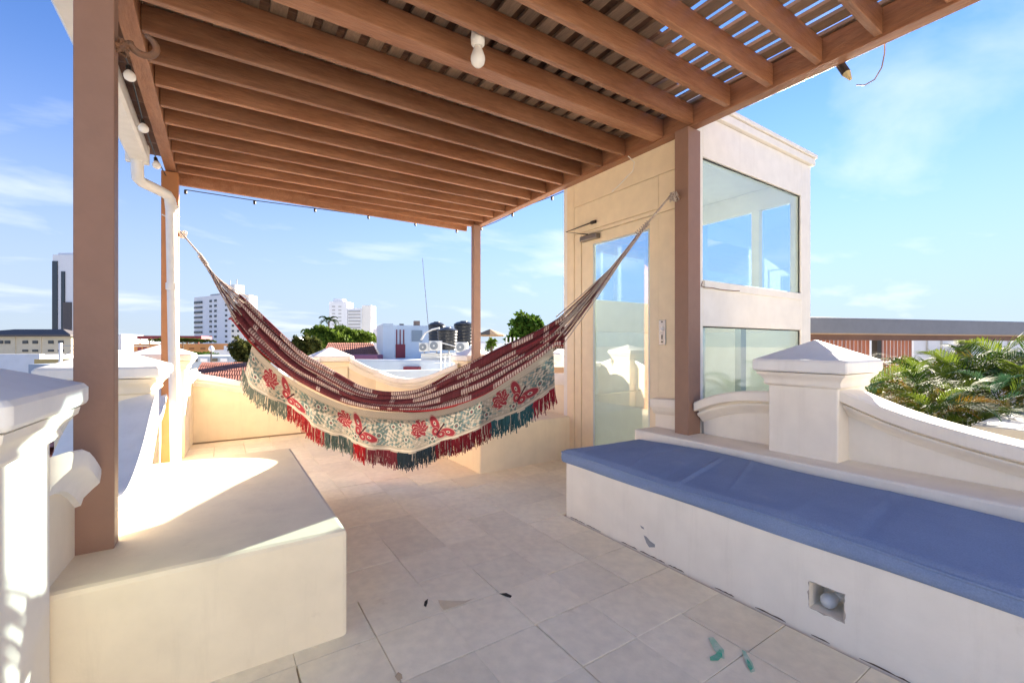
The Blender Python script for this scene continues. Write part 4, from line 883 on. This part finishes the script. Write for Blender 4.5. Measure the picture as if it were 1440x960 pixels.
# parked blue-grey rooftops / street in between, lamp
k = Bld('grey_roof_house', 'grey blue flat roofs behind the left back wall', 245, 40, 345, 42, 501, 10, bmat('blue_grey_roof', (.36,.42,.50)))
for i, u in enumerate((252,262,272,286,300,314)): k.win(k.L*(u-245)/100, k.v(506), .55, .30, m=BW if i % 2 else WIN, proud=.1)
lb = atD(297, 530, 30); t = thing('street_lamp', 'dark street lamp in front of the orange building', 'street lamp', (lb.x, lb.y, GZ)); MB().tube([(lb.x,lb.y,GZ), atD(297,492,30)], .05, 8).build('pole', DARKM, t); MB().lathe(atD(297,492,30), [(.06,-.1),(.16,0),(.16,.15),(.05,.3)], 10).build('lamp_head', BW, t)
tiled_roof('red tiled roof behind the left part of back wall', atD(268,536,13), atD(352,536,13), atD(345,511,15.5), atD(283,511,15.5), 22, rows=4)
# white apartment block
k = Bld('apartment_block', 'tall white apartment block with dark balconies and window columns', 273, 250, 325, 232, 413, 14, BW)
P = k.b; zt = k.ztop
for i in range(11):
    z = zt-3.1-i*2.78
    k.win(k.L*.13, z, k.L*.22, .95 if i % 2 else 1.3, proud=.5, name='balcony_opening')
    for f in (.47,.60): k.win(k.L*f, z+.2, k.L*.055, 1.2, proud=.3)
    for f in (.88,): k.win(k.L*f, z+.2, k.L*.045, 1.1, proud=.3)
# its sunlit right wing turned to the sun
a2 = k.b; k2a = a2; k3d = 0
def wing(bl, L, z1, m, name):
    P = [bl.b+bl.d*.0, bl.b+(bl.d*.75+bl.n*.66)*L, bl.b+(bl.d*.75+bl.n*.66)*L+bl.n*2.5, bl.b+bl.n*8]; quadbox(P, GZ, z1).build(name, m, bl.t); return (bl.d*.75+bl.n*.66).normalized()
wd = wing(k, 8.5, zt-.2, BWW, 'wing'); wn = Vector((-wd.y, wd.x, 0))
for i in range(11):
    for f in (.9, 3.4, 6.8): MB().obox(k.b+wd*f+Vector((0,0,zt-2.9-i*2.78-k.b.z)), wd*.5, wn*.25, Vector((0,0,.55))).build('window', WIN, k.t)
k.add(k.L*.72, k.L*.995, 2, 7, zt+.02, zt+5.2, BWW, 'stair_head'); k.add(k.L*.35, k.L*.62, 2, 6, zt+.02, zt+1.2, CONC, 'roof_plant')
for f in (.78, .95): MB().tube([k.pt(k.L*f, zt+5.2, -4), k.pt(k.L*f, zt+8.2, -4)], .25, 6).build('roof_mast', CONC, k.t)
# mid white block
k = Bld('hotel_block', 'pale white stepped block beyond the flat topped tree', 463, 360, 488, 360, 424, 14, BW)
k.add(k.L*.15, k.L*.7, 3, 10, k.ztop+.02, k.ztop+2.6, BW, 'roof_block')
k.add(k.L*1.002, k.L*1.80, 1, 14, GZ, k.v(433), BW, 'wall'); k.add(k.L*1.802, k.L*2.32, 2, 14, GZ, k.v(429), BWW, 'wall')
for i in range(6): k.win(k.L*1.40, k.v(437.5+i*4.6), k.L*.66, 1.1, proud=-1.6, name='window_band', m=CONC)
for i in range(6):
    for f in (.25,.6): k.win(k.L*f, k.v(431+i*5), k.L*.16, .9, m=CONC, proud=.4)
# red tiled house with mauve awning
tiled_roof('red tiled roof under the flat topped tree', atD(452,500,30), atD(532,500,30), atD(524,483,35), atD(461,483,35), 26, rows=5)
k = Bld('mauve_wall_house', 'mauve wall with rounded end below the red tiled roof', 490, 28, 531, 28, 499, 2, bmat('mauve_paint', (.33,.13,.20)), zbase=-2)
k = Bld('far_block', 'pale distant block behind the pale blue house', 524, 120, 545, 120, 462, 8, BW)
k = Bld('grey_shed', 'grey timber frame left of the pale blue house', 524, 40, 545, 40, 491, 2, CONC)
# pale blue rooftop house
k = Bld('pale_blue_house', 'pale blue rooftop house with maroon slatted door', 553, 29, 664, 31, 457, 6, BBL, zbase=-4)
wl = [k.a, k.a+(-k.d*.9+k.n*.5)*.9]; P = [k.a+k.n*.0, k.a+k.n*5, k.a-k.d*.62+k.n*5.2, k.a-k.d*.62+k.n*.4]; quadbox(P, -4, k.ztop+.1).build('side_wall', BBL, k.t)
k.win(k.L*.085, k.v(494.5), k.L*.115, k.v(484)-k.v(505), m=BMA, name='door')
for i in range(3): k.win(k.L*(.040+.042*i), k.v(474), .07, k.v(464)-k.v(484), m=BMA, name='slat')
w_ = k.win(k.L*.285, k.v(472.5), .72, .75, m=mat('grey_pane',(.30,.36,.40),.2,.05,1)); k.win(k.L*.215, k.v(472.5), .10, .75, m=BBL, name='shutter')
k.add(k.L*.27, k.L*.34, .5, .9, k.ztop, k.ztop+.34, mat('brown_brick',(.22,.16,.13),.9), 'chimney'); k.add(k.L*.09, k.L*.14, .5, .8, k.ztop, k.ztop+.12, DKR, 'roof_vent')
# white flat roof in front of it
k = Bld('white_flat_roof', 'white flat roof slab below the pale blue house', 490, 24, 660, 22, 509, 7, bmat('white_roof_paint',(.70,.76,.78)), zbase=-4)
k.add(k.L*.50, k.L*.62, -.3, .1, k.v(527), k.v(515), BMA, 'maroon_block')
k.add(-.2, k.L*.9, .05, .25, k.ztop+.003, k.ztop+.08, BW, 'parapet')
k = Bld('white_low_wall', 'low pale parapet wall beyond the dipping back wall', 500, 14, 640, 15, 522, .3, BBL, zbase=-4)
# plant platform with tanks and air conditioners
pt = Bld('roof_platform', 'white rooftop platform carrying tanks and air conditioners', 592, 23, 662, 23, 497, 3, BWW, zbase=-4)
for i in range(4): pt.add(pt.L*(.05+.25*i), pt.L*(.05+.25*i)+.05, .05, .12, pt.ztop, pt.ztop+.25, CONC, 'strut')
TANK = mat('black_plastic', (.025,.027,.03), .35, .1, 2)
def tank(label, u, vt, vb, D, r):
    c = atD(u, vb, D); top = atD(u, vt, D).z; h = top-c.z
    t = thing('water_tank', label, 'water tank', c, 'black rooftop water tanks')
    prof = [(r*.88,0)]
    for i in range(7): z = h*.80*i/6; prof += [(r*(.90+.08*i/6), z), (r*(.94+.08*i/6), z+h*.02), (r*(.90+.08*i/6), z+h*.05)]
    shade_auto(MB().lathe(c, prof+[(r*.97,h*.86)], 28).build('tank_body', TANK, t), 30)
    shade_auto(MB().lathe(c+Vector((0,0,h*.86)), [(r*1.02,0),(r*1.03,h*.03),(r*.7,h*.11),(r*.35,h*.14),(r*.34,h*.16),(r*.05,h*.165)], 28).build('lid', TANK, t), 30)
tank('black water tank at back left of the cluster', 614, 453, 488, 25, .47); tank('front black water tank in the middle of the cluster', 629, 461, 492, 23, .52); tank('right black water tank beside the brown post', 652, 452, 486, 25.5, .56)
def ac(label, u, v, D, w=.62, h=.5):
    c = atD(u, v, D); t = thing('air_conditioner', label, 'air conditioner', c, 'air conditioner units on the platform'); d = Vector((RT.x, RT.y, 0)); n_ = Vector((FW.x, FW.y, 0))
    MB().obox(c+n_*.15, d*w/2, n_*.15, Vector((0,0,h/2))).build('casing', BWW, t, bevel=.02)
    MB().lathe(c+d*(-w*.1)-n_*.005, [(h*.40,0),(h*.40,.02),(h*.34,.025),(.01,.02)], 22, -n_).build('fan_grille', mat('grey_plastic',(.25,.27,.28),.5), t)
    MB().lathe(c+d*(-w*.1)-n_*.03, [(h*.10,0),(h*.10,.01),(.01,.012)], 14, -n_).build('fan_hub', BWW, t)
ac('air conditioner in front of the middle tank', 612, 486, 22); ac('air conditioner left end of the platform', 596, 488, 22.3, .5, .45); ac('air conditioner right end under the right tank', 649, 488, 22, .6, .5)
q = MB(); 
q.tube([atD(592,478,22.4),atD(598,468,22.4),atD(608,463,22.4),atD(618,461,22.4)], .05, 8); q.tube([atD(622,482,22),atD(640,487,22)], .03, 6)
tag(q.build('roof_pipe', BWW, loc=atD(600,470,22.4)), 'bent white pipes beside the rooftop tanks', 'pipe')
# rail
t = thing('roof_railing', 'thin white pipe railing on the flat roof', 'railing', atD(630,515,18))
for u in (620,626,632,638): MB().tube([atD(u,516,18),atD(u,500,18)], .022, 6).build('baluster', BWW, t)
MB().tube([atD(614,502,18),atD(642,501,18)], .02, 6).build('rail', BWW, t); MB().tube([atD(612,510,18),atD(644,509,18)], .02, 6).build('rail', BWW, t); MB().tube([atD(620,522,18),atD(620,482,18)], .02, 6).build('rail_post', BWW, t)
an = atD(602,456,30); t_ = MB().tube([an, atD(598,410,30), atD(594,363,30)], [.03,.025,.02], 6).build('radio_mast', CONC, loc=an); tag(t_, 'thin leaning radio mast above the pale blue house', 'mast')
# right of the slim post: palapa, fence, far houses
k = Bld('far_white_house', 'white houses behind the white post fence', 662, 45, 730, 45, 483, 6, BW); k.win(k.L*.4, k.v(490), .6, .7); k.win(k.L*.75, k.v(489), .6, .5)
t = thing('thatched_parasol', 'orange brown thatched roof shelter right of the slim post', 'parasol', atD(690,500,28)); c = atD(689,470,28)
MB().lathe(c, [(.95,-.12),(.98,-.05),(.5,.14),(.05,.32)], 12).build('thatch', mat('thatch',(.42,.25,.12),.9,.3,8,.4,30), t); MB().tube([atD(689,500,28), c], .06, 6).build('pole', BWW, t)
tree_px('potted_plant', 'spiky green plant under the thatched shelter', 682, 700, 475, 494, 26, 500, .10, LEAF2, 31, cat='plant')
t = thing('white_fence', 'white upright post fence in front of the round tree', 'fence', atD(735,500,14))
for i in range(11): u = 712+i*5.6; MB().tube([atD(u,503,14), atD(u,474+.1*i,14)], .022, 6).build('fence_post', BW, t)
MB().tube([atD(709,482,14.05), atD(775,483,14.05)], .014, 5).build('fence_rail', BW, t)
k = Bld('white_roof_wall', 'white rooftop wall under the post fence', 706, 13, 800, 13, 499, 1.2, BW, zbase=-4)
t = MB().lathe(atD(705,509,11), [(.045,0),(.055,.1),(.062,.20),(.05,.20)], 12).build('plant_pot', DKR, loc=atD(705,509,11)); tag(t, 'small dark pot standing on the white rooftop wall', 'pot')
t = MB().lathe(atD(782,512,9), [(.09,0),(.14,.08),(.14,.2),(.10,.24),(.02,.25)], 16).build('rooftop_urn', BWW, loc=atD(782,512,9)); tag(t, 'pale rounded rooftop vent beside the lift tower', 'vent')
k = Bld('brown_roof_edge', 'brown roof edge beside the lift tower', 770, 7.5, 800, 7.5, 516, 1., mat('brown_edge',(.2,.13,.09),.8), zbase=-4)
# low far roofs that fill the horizon
lowm = [BW, BWW, BB, CONC, bmat('terracotta_render',(.45,.25,.16))]
for (u0_, u1_, D, vt, dp, m, lab) in ((355,392,150,478,8,BWW,'low warm white houses far behind the dark olive tree'),(385,420,190,474,8,BW,'pale distant houses over the yellow green bush'),(412,440,120,481,8,BB,'low beige house behind the flat topped tree'),(668,700,150,480,8,BW,'white distant houses right of the slim post'),(696,722,110,483,8,CONC,'grey distant house left of the round green tree'),(150,200,140,481,6,BW,'low white houses behind the second left pier')):
    Bld('far_house', lab, u0_, D, u1_, D*1.01, vt, dp, m)
# ------------------------------------------------------------------ neighbouring roof terrace on the right
nb = MB().box(3.6, 12, -3, 1.72, -.6, -.3).build('neighbour_terrace', CONC); tag(nb, kind='structure')
pg = thing('neighbour_pergola', 'grey edged pergola with red timber screen right of the tower', 'pergola', atD(1290,560,8))
FAS = mat('grey_zinc', (.17,.18,.21), .45, .08, 2, .05, 20); a = atD(1128,446,8); b_ = atD(1475,453.8,9.9); a.z = b_.z = 1.62
d = (b_-a).normalized(); n_ = Vector((-d.y, d.x, 0)); n_ = n_ if n_.dot(a) > 0 else -n_
q = MB(); q.obox((a+b_)/2+Vector((0,0,-.145)), d*((b_-a).length/2), n_*.06, Vector((0,0,.145))); q.build('fascia', FAS, pg, bevel=.01)
q = MB(); q.obox((a+b_)/2+n_*1.5+Vector((0,0,-.03)), d*((b_-a).length/2), n_*1.42, Vector((0,0,.03))); q.build('roof_deck', FAS, pg)
q = MB(); q.obox((a+b_)/2+n_*.05+Vector((0,0,-.36)), d*((b_-a).length/2), n_*.05, Vector((0,0,.055))); q.build('timber_beam', mat('dark_timber',(.14,.07,.045),.6,.2,3,.2,30), pg)
q = MB(); q.obox((a+b_)/2-n_*.03+Vector((0,0,-.302)), d*((b_-a).length/2), n_*.02, Vector((0,0,.010))); q.build('light_strip', mat('tan_timber',(.45,.30,.18),.6), pg)
SLM = mat('red_cedar', (.36,.13,.07), .55, .2, 3, .2, 30, rand=.2, col2=(.24,.08,.045), stretch=(6,6,1))
sp = a+d*0
def along(u): # position along the pergola front for a picture column
    r_ = ray(u, 486); k_ = (a.x*r_.y-a.y*r_.x)/(d.y*r_.x-d.x*r_.y); return k_
s0_ = along(1146); s1_ = along(1232); n_s = 15
for i in range(n_s): q = MB(); c = a+d*(s0_+(s1_-s0_)*(i+.5)/n_s)+n_*.12; q.obox((c.x,c.y,.62), d*.030, n_*.012, Vector((0,0,.60))); q.build('screen_slat', SLM, pg)
s0_ = along(1246); s1_ = along(1292)
for i in range(9): q = MB(); c = a+d*(s0_+(s1_-s0_)*(i+.5)/9)+n_*.12; q.obox((c.x,c.y,.62), d*.026, n_*.012, Vector((0,0,.60))); q.build('screen_slat', SLM, pg)
c = a+d*along(1239)+n_*.08; MB().obox((c.x,c.y,.5), d*.06, n_*.05, Vector((0,0,.78))).build('steel_post', DARKM, pg)
c = a+d*along(1405)+n_*.6; MB().obox((c.x,c.y,.5), d*.10, n_*.08, Vector((0,0,.78))).build('steel_post', mat('green_dark_steel',(.03,.05,.04),.5), pg)
k = Bld('white_greenhouse', 'white panelled building behind the palms', 1285, 17, 1475, 20, 478, 4, mat('white_panel',(.72,.74,.77),.5), zbase=-2)
for u in (1300,1318,1336,1352,1380,1410): k.win(k.L*(u-1285)/190, k.v(488), .035, .55, m=CONC, name='panel_joint', proud=.05)
k.add(0, k.L*.6, -.6, -.5, k.v(504), k.v(502), CONC, 'rail')
for i in range(40): k.add(k.L*.6*i/40, k.L*.6*i/40+.03, -.58, -.54, k.v(504), k.v(496), CONC, 'baluster')
pc = atD(1425,640,3.6)
pc = atD(1440,640,3.2)
t = thing('concrete_planter', 'pale concrete planter trough below the palms', 'planter', pc); dd = Vector((1,0,0))
MB().box(pc.x-.12, pc.x+1.6, pc.y-.9, pc.y+.25, -.3, .50).build('trough', mat('pale_concrete',(.40,.39,.36),.85,.12,4,.2,40), t, bevel=.01)
MB().box(3.9, 7.2, -2.6, 1.70, -.3, .10).build('soil_bed', mat('dark_soil',(.05,.04,.03),.95,.3,6,.4,30), t)
